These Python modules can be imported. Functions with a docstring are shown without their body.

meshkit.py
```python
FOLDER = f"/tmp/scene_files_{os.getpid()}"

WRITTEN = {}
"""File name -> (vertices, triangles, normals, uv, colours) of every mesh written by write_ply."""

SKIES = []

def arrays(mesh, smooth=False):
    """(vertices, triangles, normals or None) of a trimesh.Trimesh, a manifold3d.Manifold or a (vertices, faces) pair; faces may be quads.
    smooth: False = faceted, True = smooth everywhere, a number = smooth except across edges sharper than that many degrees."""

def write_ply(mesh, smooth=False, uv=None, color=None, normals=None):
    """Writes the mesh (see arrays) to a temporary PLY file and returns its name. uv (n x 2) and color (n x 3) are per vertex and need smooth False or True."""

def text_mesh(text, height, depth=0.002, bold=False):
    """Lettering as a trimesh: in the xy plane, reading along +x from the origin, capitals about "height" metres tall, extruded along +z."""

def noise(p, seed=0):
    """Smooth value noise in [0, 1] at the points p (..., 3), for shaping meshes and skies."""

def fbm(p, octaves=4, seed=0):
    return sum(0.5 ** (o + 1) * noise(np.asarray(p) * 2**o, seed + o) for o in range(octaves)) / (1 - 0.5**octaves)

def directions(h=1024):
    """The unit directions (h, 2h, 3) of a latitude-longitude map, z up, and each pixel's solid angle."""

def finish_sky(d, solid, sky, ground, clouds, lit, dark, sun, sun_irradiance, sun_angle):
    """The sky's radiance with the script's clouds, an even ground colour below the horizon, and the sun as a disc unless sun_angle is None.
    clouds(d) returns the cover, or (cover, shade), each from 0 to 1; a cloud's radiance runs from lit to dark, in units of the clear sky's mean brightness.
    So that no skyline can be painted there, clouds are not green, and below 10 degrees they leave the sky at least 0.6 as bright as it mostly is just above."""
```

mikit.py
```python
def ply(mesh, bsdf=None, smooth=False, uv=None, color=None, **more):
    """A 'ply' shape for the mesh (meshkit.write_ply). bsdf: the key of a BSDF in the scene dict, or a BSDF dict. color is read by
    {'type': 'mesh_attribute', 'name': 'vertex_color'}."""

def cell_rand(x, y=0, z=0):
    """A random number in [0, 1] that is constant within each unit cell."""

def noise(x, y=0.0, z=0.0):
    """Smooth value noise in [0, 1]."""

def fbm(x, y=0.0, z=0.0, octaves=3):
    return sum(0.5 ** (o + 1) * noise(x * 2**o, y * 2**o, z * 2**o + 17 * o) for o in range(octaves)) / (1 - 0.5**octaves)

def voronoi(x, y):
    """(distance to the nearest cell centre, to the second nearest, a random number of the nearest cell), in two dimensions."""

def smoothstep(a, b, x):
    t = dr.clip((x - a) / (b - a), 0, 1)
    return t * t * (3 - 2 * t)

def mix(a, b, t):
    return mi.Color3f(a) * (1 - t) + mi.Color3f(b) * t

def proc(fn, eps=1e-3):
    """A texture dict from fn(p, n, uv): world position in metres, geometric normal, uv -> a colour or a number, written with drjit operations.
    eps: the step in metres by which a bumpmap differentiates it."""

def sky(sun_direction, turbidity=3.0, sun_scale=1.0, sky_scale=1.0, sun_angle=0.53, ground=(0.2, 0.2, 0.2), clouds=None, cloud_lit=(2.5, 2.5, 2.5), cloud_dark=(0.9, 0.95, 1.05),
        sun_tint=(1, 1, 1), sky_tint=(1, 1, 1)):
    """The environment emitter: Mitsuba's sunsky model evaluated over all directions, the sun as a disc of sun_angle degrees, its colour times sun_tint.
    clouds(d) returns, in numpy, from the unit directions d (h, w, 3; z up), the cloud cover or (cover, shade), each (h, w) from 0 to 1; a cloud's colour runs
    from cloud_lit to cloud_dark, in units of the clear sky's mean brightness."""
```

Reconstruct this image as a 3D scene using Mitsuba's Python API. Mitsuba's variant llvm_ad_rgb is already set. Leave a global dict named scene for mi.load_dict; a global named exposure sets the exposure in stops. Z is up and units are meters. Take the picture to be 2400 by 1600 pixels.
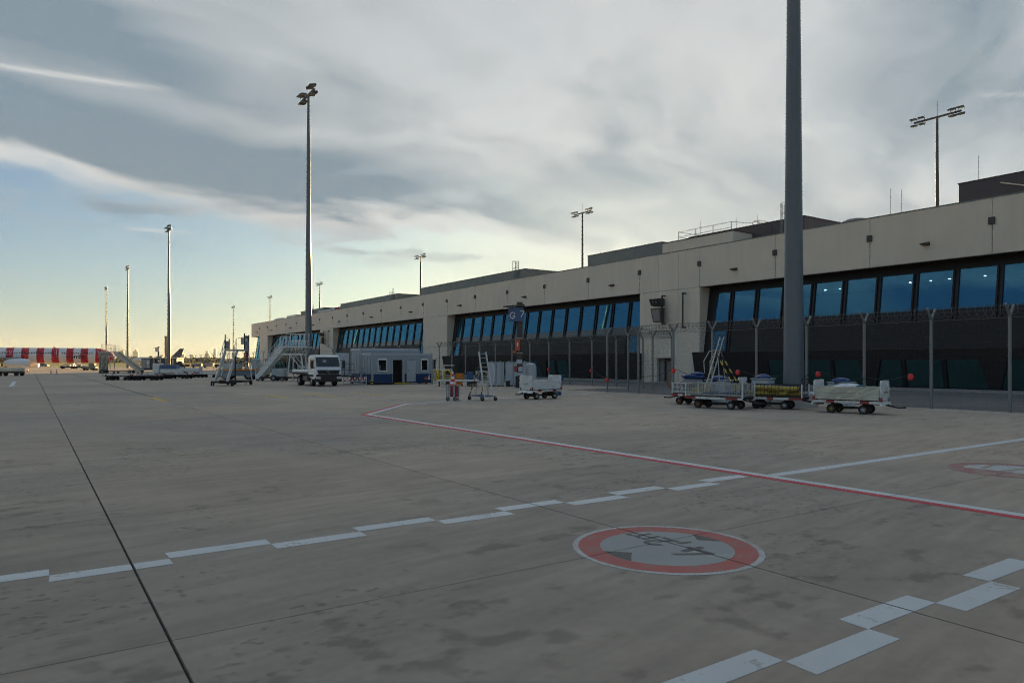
import math, random
import numpy as np, trimesh, drjit as dr, mitsuba as mi
import mikit, meshkit
from mikit import proc, noise, fbm, cell_rand, smoothstep, mix
from shapely.geometry import Polygon, Point, box as sbox, LineString
from shapely.ops import unary_union
from shapely import affinity

rng = np.random.default_rng(7)
random.seed(7)
T = mi.ScalarTransform4f
scene, labels = {'type': 'scene'}, {}

# ------------------------------------------------------------------ camera, sky, exposure
YAW = math.radians(34.19)                       # the camera looks this far right of the building's long direction (+y)
FW = np.array([math.sin(YAW), math.cos(YAW), 0.0])
RT = np.array([math.cos(YAW), -math.sin(YAW), 0.0])
EYE = np.array([0.0, 0.0, 2.0])
scene['camera'] = {'type': 'perspective', 'fov': math.degrees(2 * math.atan(1200 / 1665)), 'fov_axis': 'x', 'near_clip': 0.1, 'far_clip': 40000.0,
                   'principal_point_offset_y': -49 / 1600,
                   'to_world': T().look_at(origin=EYE.tolist(), target=(EYE + FW).tolist(), up=[0, 0, 1])}
SUN_AZ, SUN_EL = math.radians(34.19 + 8.9), math.radians(8.3)
SUN = [math.cos(SUN_EL) * math.sin(SUN_AZ), math.cos(SUN_EL) * math.cos(SUN_AZ), math.sin(SUN_EL)]


def clouds(d):
    """High streaky cloud: a deck over the right and upper half with a bright lower rim, clear air low on the left and behind."""
    f, r, z = d @ FW, d @ RT, d[..., 2]
    az, el = np.degrees(np.arctan2(r, f)), np.degrees(np.arcsin(np.clip(z, -1, 1)))
    h = np.maximum(z, 0.03)
    px, py = d[..., 0] / (h + 0.12), d[..., 1] / (h + 0.12)      # on the cloud layer
    a = math.radians(18)
    su, sv = px * math.cos(a) + py * math.sin(a), -px * math.sin(a) + py * math.cos(a)
    q = lambda k, l, s, o=4: meshkit.fbm(np.stack([su * k, sv * l, np.full_like(su, s)], -1), o, int(s) + 3)
    warp, warp2 = q(.9, .7, 5.0) - .5, q(.8, .8, 6.0) - .5
    su, sv = su + warp * 1.1, sv + warp2 * .9
    n1, n2, n3 = q(.75, 1.3, 1.0), q(1.7, 3.4, 2.0, 5), q(5.0, 9.0, 3.0, 4)
    S = lambda x0, x1, x: (lambda t: t * t * (3 - 2 * t))(np.clip((x - x0) / (x1 - x0), 0, 1))
    e2 = el + 0.115 * az - .9 * np.exp(-((az + 6) / 9) ** 2)
    rag = (n2 - .5) * 2.2 + (n3 - .5) * 1.2
    front = S(100, 60, np.abs(az))
    edge = S(7.9, 9.3, e2 + rag)
    wisps = S(.47, .66, n2 * .6 + n3 * .4) * S(4.6, 7.6, e2) * S(10, 8, e2) * .8
    cover = edge * (.66 + .34 * S(.30, .60, n1 * .45 + n2 * .35 + n3 * .2))
    cover = np.maximum(cover, wisps)
    cover = np.maximum(cover, S(-14, 8, az) * front * S(1.5, 7, el) * (.80 + .1 * S(.4, .6, n2)))
    near = np.exp(-(((az - 9.5) / 13) ** 2 + ((el - 10.0) / 5.0) ** 2))
    # bellies: a long dark belt above the bright rim, a second one higher on the left, mottling everywhere
    belt = S(9.3, 10.8, e2 + rag * .8) * S(15.0, 11.6, e2 + rag * 1.6) * S(15, -2, az) * front
    belt2 = np.exp(-((e2 - 17.8 - rag * 1.2) / 1.7) ** 2) * S(-12, -30, az)
    rim = np.exp(-((e2 - 8.9 + rag * .5) / 1.1) ** 2) * S(22, 4, az)
    mott = n1 * .5 + n2 * .36 + n3 * .14
    shade = .37 + 3.4 * (mott - .49) + belt * .50 + belt2 * .35 - rim * .5 + S(13, 34, az) * .34 * S(10, 16, el) + .30 * S(-18, -38, az) * S(13, 20, el)
    shade = shade - .16 * np.exp(-(((az - 3) / 13) ** 2 + ((el - 17) / 5) ** 2))
    shade = np.clip(shade, .02, 1) * (1 - .55 * near)
    cover = cover * (1 - .22 * near)
    # contrails
    for (a0, e0, a1, e1, w, k) in ((-38, 18.6, -24.5, 19.1, .16, .9), (-28.5, 9.45, -23.0, 9.35, .09, .7), (-1.5, 24.6, -.4, 26.4, .35, .45), (33.5, 17.4, 38, 16.6, .10, .4), (-8.7, 17.6, -7.6, 18.2, .09, .5)):
        L = np.hypot(a1 - a0, e1 - e0)
        t = ((az - a0) * (a1 - a0) + (el - e0) * (e1 - e0)) / L
        s = np.abs((az - a0) * (e1 - e0) - (el - e0) * (a1 - a0)) / L
        line = np.exp(-(s / w) ** 2) * S(-.6, .3, t) * (1 - S(L * .55, L * 1.05, t)) * k
        cover = np.maximum(cover, line); shade = shade * (1 - line)
    # clear blue air low on the far side, thin bright deck overhead
    away = S(75, 115, np.abs(az)) * S(52, 30, el)
    cover = cover * (1 - away * (.80 - .35 * S(.5, .66, n2)))
    cover = cover * S(.5, 4.0, el)
    return np.clip(cover, 0, 1), shade


scene['sky'] = mikit.sky(SUN, turbidity=2.6, sun_scale=1.0, sky_scale=.178, clouds=clouds, cloud_lit=(3.45, 3.52, 3.45), cloud_dark=(1.08, 1.50, 1.82), sun_tint=(.92, 1.04, 1.50), sky_tint=(.74, 1.0, 1.40))
exposure = 4.55

# ------------------------------------------------------------------ names and meshes
_count = {}


def numbered(name):
    n = _count.get(name, -1) + 1
    _count[name] = n
    return name if n == 0 else f'{name}_{n:03d}'


def cat(ms):
    return trimesh.util.concatenate([m for m in ms if m is not None and len(m.faces)]) if isinstance(ms, (list, tuple)) else ms


class Th:
    """A thing; its parts' keys start with its own."""

    def __init__(self, name, label=None, category=None, group=None, at=(0, 0, 0), rz=0.0, kind=None):
        self.key = numbered(name)
        self.M = np.eye(4)
        c, s = math.cos(math.radians(rz)), math.sin(math.radians(rz))
        self.M[:2, :2] = [[c, -s], [s, c]]
        self.M[:3, 3] = at
        self.meta(self.key, label, category, group, kind)

    @staticmethod
    def meta(key, label=None, category=None, group=None, kind=None):
        d = {k: v for k, v in dict(label=label, category=category, group=group, kind=kind).items() if v}
        if d:
            labels[key] = d

    def add(self, name, mesh, mat, to=None, smooth=False, label=None, kind=None, **more):
        m = cat(mesh).copy()
        m.apply_transform(self.M)
        key = numbered((to or self.key) + '__' + name)
        scene[key] = mikit.ply(m, 'mat_' + mat, smooth=smooth, **more)
        self.meta(key, label=label, kind=kind)
        return key


def solo(name, mesh, mat, label, category=None, group=None, kind=None, smooth=False, at=(0, 0, 0), rz=0.0, **more):
    t = Th(name, label, category, group, at, rz, kind)
    m = cat(mesh).copy()
    m.apply_transform(t.M)
    scene[t.key] = mikit.ply(m, 'mat_' + mat, smooth=smooth, **more)
    return t.key


BOXF = np.array([[0, 2, 1], [0, 3, 2], [4, 5, 6], [4, 6, 7], [0, 1, 5], [0, 5, 4], [1, 2, 6], [1, 6, 5], [2, 3, 7], [2, 7, 6], [3, 0, 4], [3, 4, 7]])


def hexa(p):
    """Eight corners: four below (counter-clockwise seen from above), four above."""
    return trimesh.Trimesh(np.asarray(p, float), BOXF, process=False)


def box(x0, x1, y0, y1, z0, z1):
    return hexa([[x0, y0, z0], [x1, y0, z0], [x1, y1, z0], [x0, y1, z0], [x0, y0, z1], [x1, y0, z1], [x1, y1, z1], [x0, y1, z1]])


def cbox(x0, x1, y0, y1, z0, z1, c=.02):
    """A box with chamfered edges."""
    pts = []
    for i, x in enumerate((x0, x1)):
        for j, y in enumerate((y0, y1)):
            for k, z in enumerate((z0, z1)):
                dx, dy, dz = c * (1 - 2 * i), c * (1 - 2 * j), c * (1 - 2 * k)
                pts += [[x, y + dy, z + dz], [x + dx, y, z + dz], [x + dx, y + dy, z]]
    return trimesh.Trimesh(pts).convex_hull


def frame_of(p, q):
    d = np.asarray(q, float) - p
    L = np.linalg.norm(d)
    d = d / L
    a = np.cross(d, [0, 0, 1.0] if abs(d[2]) < .95 else [1.0, 0, 0])
    a /= np.linalg.norm(a)
    return d, a, np.cross(a, d), L


def bar(p, q, w, h=None):
    """A square bar from p to q, w across and h high."""
    p, q = np.asarray(p, float), np.asarray(q, float)
    d, a, b, L = frame_of(p, q)
    a, b = a * w / 2, b * (h or w) / 2
    return hexa([p - a - b, p - a + b, p + a + b, p + a - b, q - a - b, q - a + b, q + a + b, q + a - b]) if False else _fix(hexa([p - a - b, p + a - b, p + a + b, p - a + b, q - a - b, q + a - b, q + a + b, q - a + b]))


def _fix(m):
    if m.volume < 0:
        m.invert()
    return m


def tube(p, q, r0, r1=None, n=8, caps=True):
    p, q = np.asarray(p, float), np.asarray(q, float)
    d, a, b, L = frame_of(p, q)
    t = np.arange(n) * 2 * np.pi / n
    ring = np.cos(t)[:, None] * a + np.sin(t)[:, None] * b
    v = np.vstack([p + ring * r0, q + ring * (r0 if r1 is None else r1), [p], [q]])
    i = np.arange(n); j = (i + 1) % n
    f = [np.stack([i, j, j + n], 1), np.stack([i, j + n, i + n], 1)]
    if caps:
        f += [np.stack([j, i, i * 0 + 2 * n], 1), np.stack([i + n, j + n, i * 0 + 2 * n + 1], 1)]
    return _fix(trimesh.Trimesh(v, np.vstack(f), process=False))


def path(pts, r, n=6):
    return cat([tube(pts[i], pts[i + 1], r, n=n) for i in range(len(pts) - 1)])


def lathe(prof, n=20, axis='z'):
    """prof: (radius, height) pairs from bottom to top."""
    t = np.arange(n) * 2 * np.pi / n
    v, f = [], []
    for r, z in prof:
        v.append(np.stack([r * np.cos(t), r * np.sin(t), np.full(n, z)], 1))
    i = np.arange(n); j = (i + 1) % n
    for k in range(len(prof) - 1):
        a, b = k * n, (k + 1) * n
        f += [np.stack([i + a, j + a, j + b], 1), np.stack([i + a, j + b, i + b], 1)]
    v = np.vstack(v)
    c0, c1 = len(v), len(v) + 1
    v = np.vstack([v, [[0, 0, prof[0][1]], [0, 0, prof[-1][1]]]])
    e = (len(prof) - 1) * n
    f += [np.stack([j, i, i * 0 + c0], 1), np.stack([i + e, j + e, i * 0 + c1], 1)]
    m = trimesh.Trimesh(v, np.vstack(f), process=False)
    if axis == 'x':
        m.apply_transform(np.array([[0, 0, 1, 0], [1, 0, 0, 0], [0, 1, 0, 0], [0, 0, 0, 1.0]]))
    if axis == 'y':
        m.apply_transform(np.array([[0, 1, 0, 0], [0, 0, 1, 0], [1, 0, 0, 0], [0, 0, 0, 1.0]]))
    return m


def mv(m, x=0, y=0, z=0, rz=0, rx=0, ry=0):
    m = cat(m).copy()
    for a, ax in ((rx, [1, 0, 0]), (ry, [0, 1, 0]), (rz, [0, 0, 1])):
        if a:
            m.apply_transform(trimesh.transformations.rotation_matrix(math.radians(a), ax))
    m.apply_translation([x, y, z])
    return m


def extrude(poly, h, z=0.0):
    gs = [g for g in getattr(poly, 'geoms', [poly]) if g.geom_type == 'Polygon' and g.area > 1e-7]
    return mv(cat([trimesh.creation.extrude_polygon(g, h, engine='earcut') for g in gs]), z=z)


def xz(pts, y0, y1):
    """A prism: outline in x and z, from y0 to y1."""
    m = extrude(Polygon(pts), abs(y1 - y0))
    m.apply_transform(np.array([[1, 0, 0, 0], [0, 0, 1, min(y0, y1)], [0, 1, 0, 0], [0, 0, 0, 1.0]]))
    return _fix(m)


def yz(pts, x0, x1):
    """A prism: outline in y and z, from x0 to x1."""
    m = extrude(Polygon(pts), abs(x1 - x0))
    m.apply_transform(np.array([[0, 0, 1, min(x0, x1)], [1, 0, 0, 0], [0, 1, 0, 0], [0, 0, 0, 1.0]]))
    return _fix(m)


def blob(rx, ry, rz, seed=0, amp=.22, k=2.2, sub=3):
    m = trimesh.creation.icosphere(sub)
    v = m.vertices
    n = meshkit.fbm(v * k + 10 + seed * 3.7, 3, seed) - .5
    m.vertices = v * (1 + amp * 2 * n[:, None]) * [rx, ry, rz]
    return m


def wheel(x, y, r, w, axis='y', hub=.55):
    """(tyre, rim) of a wheel standing on z = 0."""
    a = w / 2
    ty = lathe([(r * hub, -a * .8), (r * .92, -a), (r, -a * .7), (r, a * .7), (r * .92, a), (r * hub, a * .8)], 22, axis)
    ri = lathe([(r * .2, -a * .95), (r * hub * .8, -a * .72), (r * hub * 1.04, -a * .88), (r * hub * 1.04, a * .88), (r * hub * .8, a * .72), (r * .2, a * .95)], 16, axis)
    return mv(ty, x, y, r), mv(ri, x, y, r)


# ------------------------------------------------------------------ materials
def mat(name, color, rough=.6, **k):
    b = {'type': 'principled', 'base_color': color if isinstance(color, dict) else {'type': 'rgb', 'value': list(color)}, 'roughness': rough, **k}
    scene['mat_' + name] = {'type': 'twosided', 'bsdf': b}
    return name


SLX, SLY, SX0, SY0 = 5.03, 4.81, .84, 5.61      # slab size and one corner of the slab grid


def concrete_fn(p, n, uv):
    cx, cy = dr.floor((p.x - SX0) / SLX), dr.floor((p.y - SY0) / SLY)
    tone = .93 + .13 * cell_rand(cx, cy, 4)
    big = fbm(p.x * .16 + 40, p.y * .16 + 10, 2, 4)
    med = fbm(p.x * .9 + 13, p.y * 1.3 + 7, 1, 4)
    fine = fbm(p.x * 14, p.y * 14, 0, 3)
    # brushed streaks, oil drips, rubber scuffs: each with an outline of its own
    streak = fbm(p.x * 1.1 + p.y * .35, p.y * 7.5 - p.x * 1.2, 3, 4)
    c = mix([.292, .246, .200], [.246, .216, .186], smoothstep(.3, .7, big))
    c = c * tone * (.88 + .24 * med) * (.94 + .12 * fine) * (.84 + .32 * streak)
    spot = smoothstep(.60, .80, fbm(p.x * 3.1 + 91, p.y * 4.2 + 17, 5, 5)) * smoothstep(.52, .70, fbm(p.x * .30 + 3, p.y * .34 + 8, 9, 3))
    grain = smoothstep(.62, .85, fbm(p.x * 11, p.y * 15, 3, 2)) * smoothstep(.50, .66, fbm(p.x * .50 + 23, p.y * .6 + 61, 4, 4))
    c = c * (1 - .28 * spot) * (1 - .34 * grain)
    return c


mat('concrete', proc(concrete_fn), .82, specular=.35)
mat('joint_seal', (.035, .034, .034), .75)
mat('asphalt', proc(lambda p, n, uv: mi.Color3f(.078, .080, .084) * (.7 + .6 * fbm(p.x * .8, p.y * .5, 1, 4)) * (.85 + .3 * noise(p.x * 25, p.y * 25))), .85)
mat('grass', proc(lambda p, n, uv: mix([.19, .17, .055], [.10, .125, .04], smoothstep(.35, .65, fbm(p.x * .02, p.y * .05, 3, 4)))), .95)


def paint_fn(base, worn, amount, k=1.0):
    def fn(p, n, uv):
        w = fbm(p.x * 5 * k, p.y * 5 * k, 3, 5) * .6 + fbm(p.x * 30 * k, p.y * 30 * k, 1, 2) * .4
        c = mix(base, worn, smoothstep(amount, amount + .16, w))
        return c * (.92 + .16 * fbm(p.x * 1.7, p.y * 1.7, 8, 3))
    return proc(fn)


mat('white_marking', paint_fn([.41, .44, .465], [.30, .305, .30], .60), .55)
mat('red_marking', paint_fn([.36, .028, .05], [.26, .09, .09], .60), .6)
mat('yellow_marking', paint_fn([.48, .30, .05], [.27, .22, .15], .47), .7)
mat('pale_yellow_marking', paint_fn([.36, .31, .19], [.26, .23, .18], .42), .7)
mat('sign_red', paint_fn([.30, .075, .072], [.24, .12, .105], .52, 1.6), .65)
mat('sign_white', paint_fn([.215, .235, .24], [.30, .315, .315], .60, .7), .65)
mat('sign_rim', paint_fn([.33, .35, .36], [.27, .26, .24], .50, 1.2), .65)
mat('sign_black', paint_fn([.050, .053, .058], [.13, .13, .13], .60, 2.0), .6)
mat('sign_dull_red', paint_fn([.235, .115, .115], [.25, .19, .165], .47, 1.4), .7)


def plaster_fn(p, n, uv):
    s = fbm(p.y * 3.0 + p.x * 3.0, p.z * .35, 2, 4)
    return mi.Color3f(.585, .545, .475) * (.93 + .10 * s) * (.95 + .10 * fbm(p.y * .45 + p.x * .4, p.z * .5, 6, 3)) * (.97 + .06 * noise(p.y * 18, p.z * 18, p.x * 18))


mat('plaster', proc(plaster_fn), .8, specular=.3)
mat('dark_joint', (.09, .085, .08), .8)
mat('soffit_paint', (.045, .040, .038), .6)
mat('cladding', proc(lambda p, n, uv: mi.Color3f(.016, .017, .022) * (.85 + .3 * fbm(p.y * .6, p.z * 9, 2, 3))), .5, specular=.3)
mat('dark_frame', (.012, .012, .015), .4, specular=.35)
mat('black_panel', (.010, .010, .012), .5)
mat('plinth', (.23, .235, .24), .8)
mat('roof_sheet', (.16, .165, .17), .8)
mat('plant_metal', proc(lambda p, n, uv: mi.Color3f(.13, .155, .16) * (.88 + .24 * fbm(p.y * .8, p.z * 2.0, p.x * .8, 3))), .45, specular=.5)
mat('plant_dark', proc(lambda p, n, uv: mi.Color3f(.055, .048, .058) * (.85 + .3 * fbm(p.y * .8, p.z * 2.0, p.x * .8, 3))), .5)
scene['mat_window_glass'] = {'type': 'thindielectric', 'int_ior': 2.35, 'specular_reflectance': {'type': 'rgb', 'value': [.20, .60, .86]}, 'specular_transmittance': {'type': 'rgb', 'value': [.13, .24, .30]}}
scene['mat_lower_glass'] = {'type': 'thindielectric', 'int_ior': 2.35, 'specular_reflectance': {'type': 'rgb', 'value': [.42, .95, 1.0]}, 'specular_transmittance': {'type': 'rgb', 'value': [.16, .30, .36]}}
scene['mat_clear_glass'] = {'type': 'thindielectric', 'int_ior': 1.5, 'specular_transmittance': {'type': 'rgb', 'value': [.55, .62, .64]}}
mat('spandrel', (.060, .075, .088), .28, specular=.7)
mat('inside_wall', (.10, .12, .13), .8)
mat('inside_ceiling', (.22, .24, .25), .8)
mat('mast_paint', proc(lambda p, n, uv: mi.Color3f(.095, .118, .145) * (.9 + .2 * fbm(p.x * 3, p.y * 3, p.z * .5, 3))), .38, specular=.5)
mat('dark_mast', (.055, .052, .055), .5)
mat('lamp_housing', (.030, .032, .038), .45)
mat('lens', (.12, .13, .14), .15)
mat('fence_steel', (.20, .215, .22), .5, metallic=.3)
mat('wire', (.06, .063, .068), .5, metallic=.3)
mat('razor', (.11, .115, .12), .5, metallic=.3)
mat('white_base', proc(lambda p, n, uv: mi.Color3f(.44, .45, .46) * (.8 + .35 * fbm(p.x * 2, p.y * 2, p.z * 2, 4))), .7)

# ------------------------------------------------------------------ the ground
def ground_rect(w0, w1, u0, u1):
    """Corners of a strip of ground w0 to w1 metres along the view and u0 to u1 metres across it."""
    return Polygon([tuple((FW * w + RT * u)[:2]) for w, u in ((w0, u0), (w0, u1), (w1, u1), (w1, u0))])


def sheet(poly, z, t=.003):
    return extrude(poly, t, z - t)


solo('grass_field', sheet(sbox(-16000, -16000, 16000, 16000), -.06, .02), 'grass', 'flat yellowing airfield grass reaching to the horizon', kind='structure')
ap = Th('apron', 'brown grey concrete apron of large joined slabs', kind='structure')
GX = [SX0 + SLX * i for i in range(-3, 7)]
GY = [SY0 + SLY * i for i in range(-2, 9)]
near_area = sbox(GX[0], GY[0], GX[-1], GY[-1])
jx = {0: .012, 1: .010}
for i in range(len(GX) - 1):
    for j in range(len(GY) - 1):
        a, b = jx.get(i - 3, .006), jx.get(i - 2, .006)
        ap.add('slab', box(GX[i] + a, GX[i + 1] - b, GY[j] + .0055, GY[j + 1] - .0055, -.05, 0), 'concrete')
ap.add('joint_base', sheet(near_area, -.028), 'joint_seal')
far = unary_union([ground_rect(-60, 300, -900, 210), sbox(-300, -60, 40, 60)]).difference(sbox(96.5, -200, 500, 215)).difference(near_area)
ap.add('far_slabs', sheet(far, 0, .04), 'concrete', kind='stuff')
for x, w in ((SX0, .05), (SX0 + SLX, .10)):
    ap.add('sealed_joint', sheet(sbox(x - w / 2, GY[-1], x + w / 2, 150), .003), 'joint_seal')
solo('taxiway', sheet(ground_rect(385, 450, -900, 700), -.03), 'concrete', 'grey taxiway strip far off across the grass', kind='structure')
solo('service_road', sheet(unary_union([sbox(32.6, -60, 51.3, 41), sbox(39.6, 41, 51.3, 190)]), .004), 'asphalt', 'dark asphalt road between the fence and the terminal', kind='structure')

# painted markings, cut where the slab joints cross them
cuts = unary_union([sbox(GX[i] - jx.get(i - 3, .006) * 1.15, -10, GX[i] + jx.get(i - 3, .006) * 1.15, 60) for i in range(len(GX))] + [sbox(-20, y - .007, 40, y + .007) for y in GY])


def paint(th, name, poly, m, z=.004, wobble=True):
    th.add(name, sheet(poly.difference(cuts), z), m)


mk = Th('apron_marking', 'white staggered block lines and red edged white lines painted on the apron', kind='structure')


def block(x0, x1, y0, y1):
    e = lambda: float(rng.uniform(-.009, .009))
    paint(mk, 'white_block', Polygon([(x0 + e(), y0 + e()), (x1 + e(), y0 + e()), (x1 + e(), y1 + e()), (x0 + e(), y1 + e())]).buffer(-.008).buffer(.008), 'white_marking')


for k in range(-3, 9):                          # near line
    lo = k % 2 == 0
    block(4.18 + k * 1.027, 4.18 + (k + 1) * 1.027, *((2.665, 2.905) if lo else (2.912, 3.15)))
for k in range(-4, 10):                         # far line
    lo = k % 2 == 0
    if k < 9 or True:
        block(.15 + k * 1.027, .15 + (k + 1) * 1.027, *((7.725, 7.955) if lo else (7.962, 8.205)))
paint(mk, 'white_line', sbox(10.88, 7.70, 31, 7.925), 'white_marking')
V0, V1 = np.array([10.45, 25.9]), np.array([14.85, 31.05])


def line_poly(pts, off0, off1):
    """A stripe beside a polyline, between two distances to its right."""
    L = LineString(pts)
    a, b = L.parallel_offset(off0, 'right', join_style=2) if off0 else L, L.parallel_offset(off1, 'right', join_style=2)
    ca, cb = list(a.coords), list(b.coords)
    if off0 and np.hypot(*(np.array(ca[0]) - cb[0])) > np.hypot(*(np.array(ca[-1]) - cb[0])):
        ca = ca[::-1]
    if np.hypot(*(np.array(ca[0]) - cb[0])) > np.hypot(*(np.array(ca[-1]) - cb[0])):
        cb = cb[::-1]
    return Polygon(ca + cb[::-1])


red = [(10.47, -2.0), (10.47, 25.8), (14.7, 31.2)]
wht = lambda d: [(10.47 + d, -2.0), (10.47 + d, 25.8 - d * .42), (14.7 + d * .9, 31.2 - d * .42)]
mk.add('red_line', sheet(Polygon(red + wht(.185)[::-1]).difference(cuts), .004), 'red_marking')
mk.add('white_edge_line', sheet(Polygon(wht(.187) + wht(.40)[::-1]).difference(cuts), .0045), 'white_marking')
thin = [(14.95, 31.05), (19.3, 32.75), (26.4, 33.85), (30.0, 35.1)]
mk.add('white_thin_line', sheet(LineString(thin).buffer(.10, cap_style=2).difference(cuts), .004), 'white_marking')
mk.add('yellow_line', sheet(sbox(-40, 42.02, 24, 42.2).difference(cuts), .004), 'pale_yellow_marking')
for x in (5.78, 12.1, 14.75, 17.7):
    mk.add('yellow_bar', sheet(sbox(x - .19, 40.2, x + .19, 45.3).difference(cuts), .0045), 'yellow_marking')
mk.add('white_dash', sheet(sbox(-1.42, 72, -1.12, 91), .004), 'white_marking')

# height limit roundel
ro = Th('height_limit_roundel', 'worn red and white height limit roundel painted on the apron in the foreground', kind='structure')
RC = Point(5.70, 5.42)
ring = lambda r, n=24: RC.buffer(r, n)
paint(ro, 'rim', ring(1.01).difference(ring(.948)), 'sign_rim')
paint(ro, 'red_ring', ring(.947).difference(ring(.712)), 'sign_red')
glyphs = []


def ground_text(s, h, x, y):
    """Lettering on the ground that reads along +y with its top towards -x; (x, y) is where its baseline starts."""
    m = meshkit.text_mesh(s, h, .001, bold=True)
    tri = m.triangles[np.abs(m.face_normals[:, 2] - 1) < .01][:, :, :2]
    p = unary_union([Polygon(t) for t in tri if Polygon(t).area > 1e-9]).buffer(.001)
    return affinity.affine_transform(p, [0, -1, 1, 0, x, y])


glyphs = unary_union([ground_text('4', .46, 6.01, 4.90), ground_text(',', .40, 5.99, 5.36), ground_text('2', .37, 6.0, 5.45), ground_text('m', .34, 5.99, 5.74)]).intersection(ring(.69))
tl = ring(.712).intersection(Polygon([(5.24, 5.47), (4.9, 5.82), (4.9, 5.13)]))
tr_ = ring(.712).intersection(Polygon([(6.22, 5.44), (6.6, 5.96), (6.6, 4.98)]))
paint(ro, 'disc', ring(.711).difference(unary_union([glyphs, tl, tr_])), 'sign_white')
paint(ro, 'arrow', tl, 'sign_black')
paint(ro, 'arrow', tr_, 'sign_black')
paint(ro, 'lettering', glyphs, 'sign_black')
r2 = Th('faded_roundel', 'faded dull red roundel painted on the apron at the right edge', kind='structure')
C2 = Point(15.02, 5.72)
inn = C2.buffer(.72).intersection(sbox(14.75, 4, 17, 7))
r2.add('red_ring', sheet(C2.buffer(.98, 24).difference(inn).difference(cuts), .004), 'sign_dull_red')
r2.add('disc', sheet(inn.difference(unary_union([LineString([(14.7, 5.75), (15.9, 5.55)]).buffer(.05), LineString([(14.9, 6.1), (15.6, 6.2)]).buffer(.05)])).difference(cuts), .004), 'sign_rim')

# ------------------------------------------------------------------ the terminal
X0, ZS, ZT = 51.36, 8.98, 12.60                 # front plane, underside and top of the fascia
PER, PIL, PAN = 48.08, 7.79, 8.058
P_START = [44.67 + PER * k for k in range(-1, 4)]          # near end of each pillar
tb = Th('terminal_building', 'long two storey airport terminal with sand coloured fascia and leaning blue glass bands', 'building')
upx = lambda z: X0 + .57 + .143 * (z - 3.04)    # the leaning upper front
lox = lambda z: X0 - .73 + .20 * (2.9 - z)      # the lower front leans back under it


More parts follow.
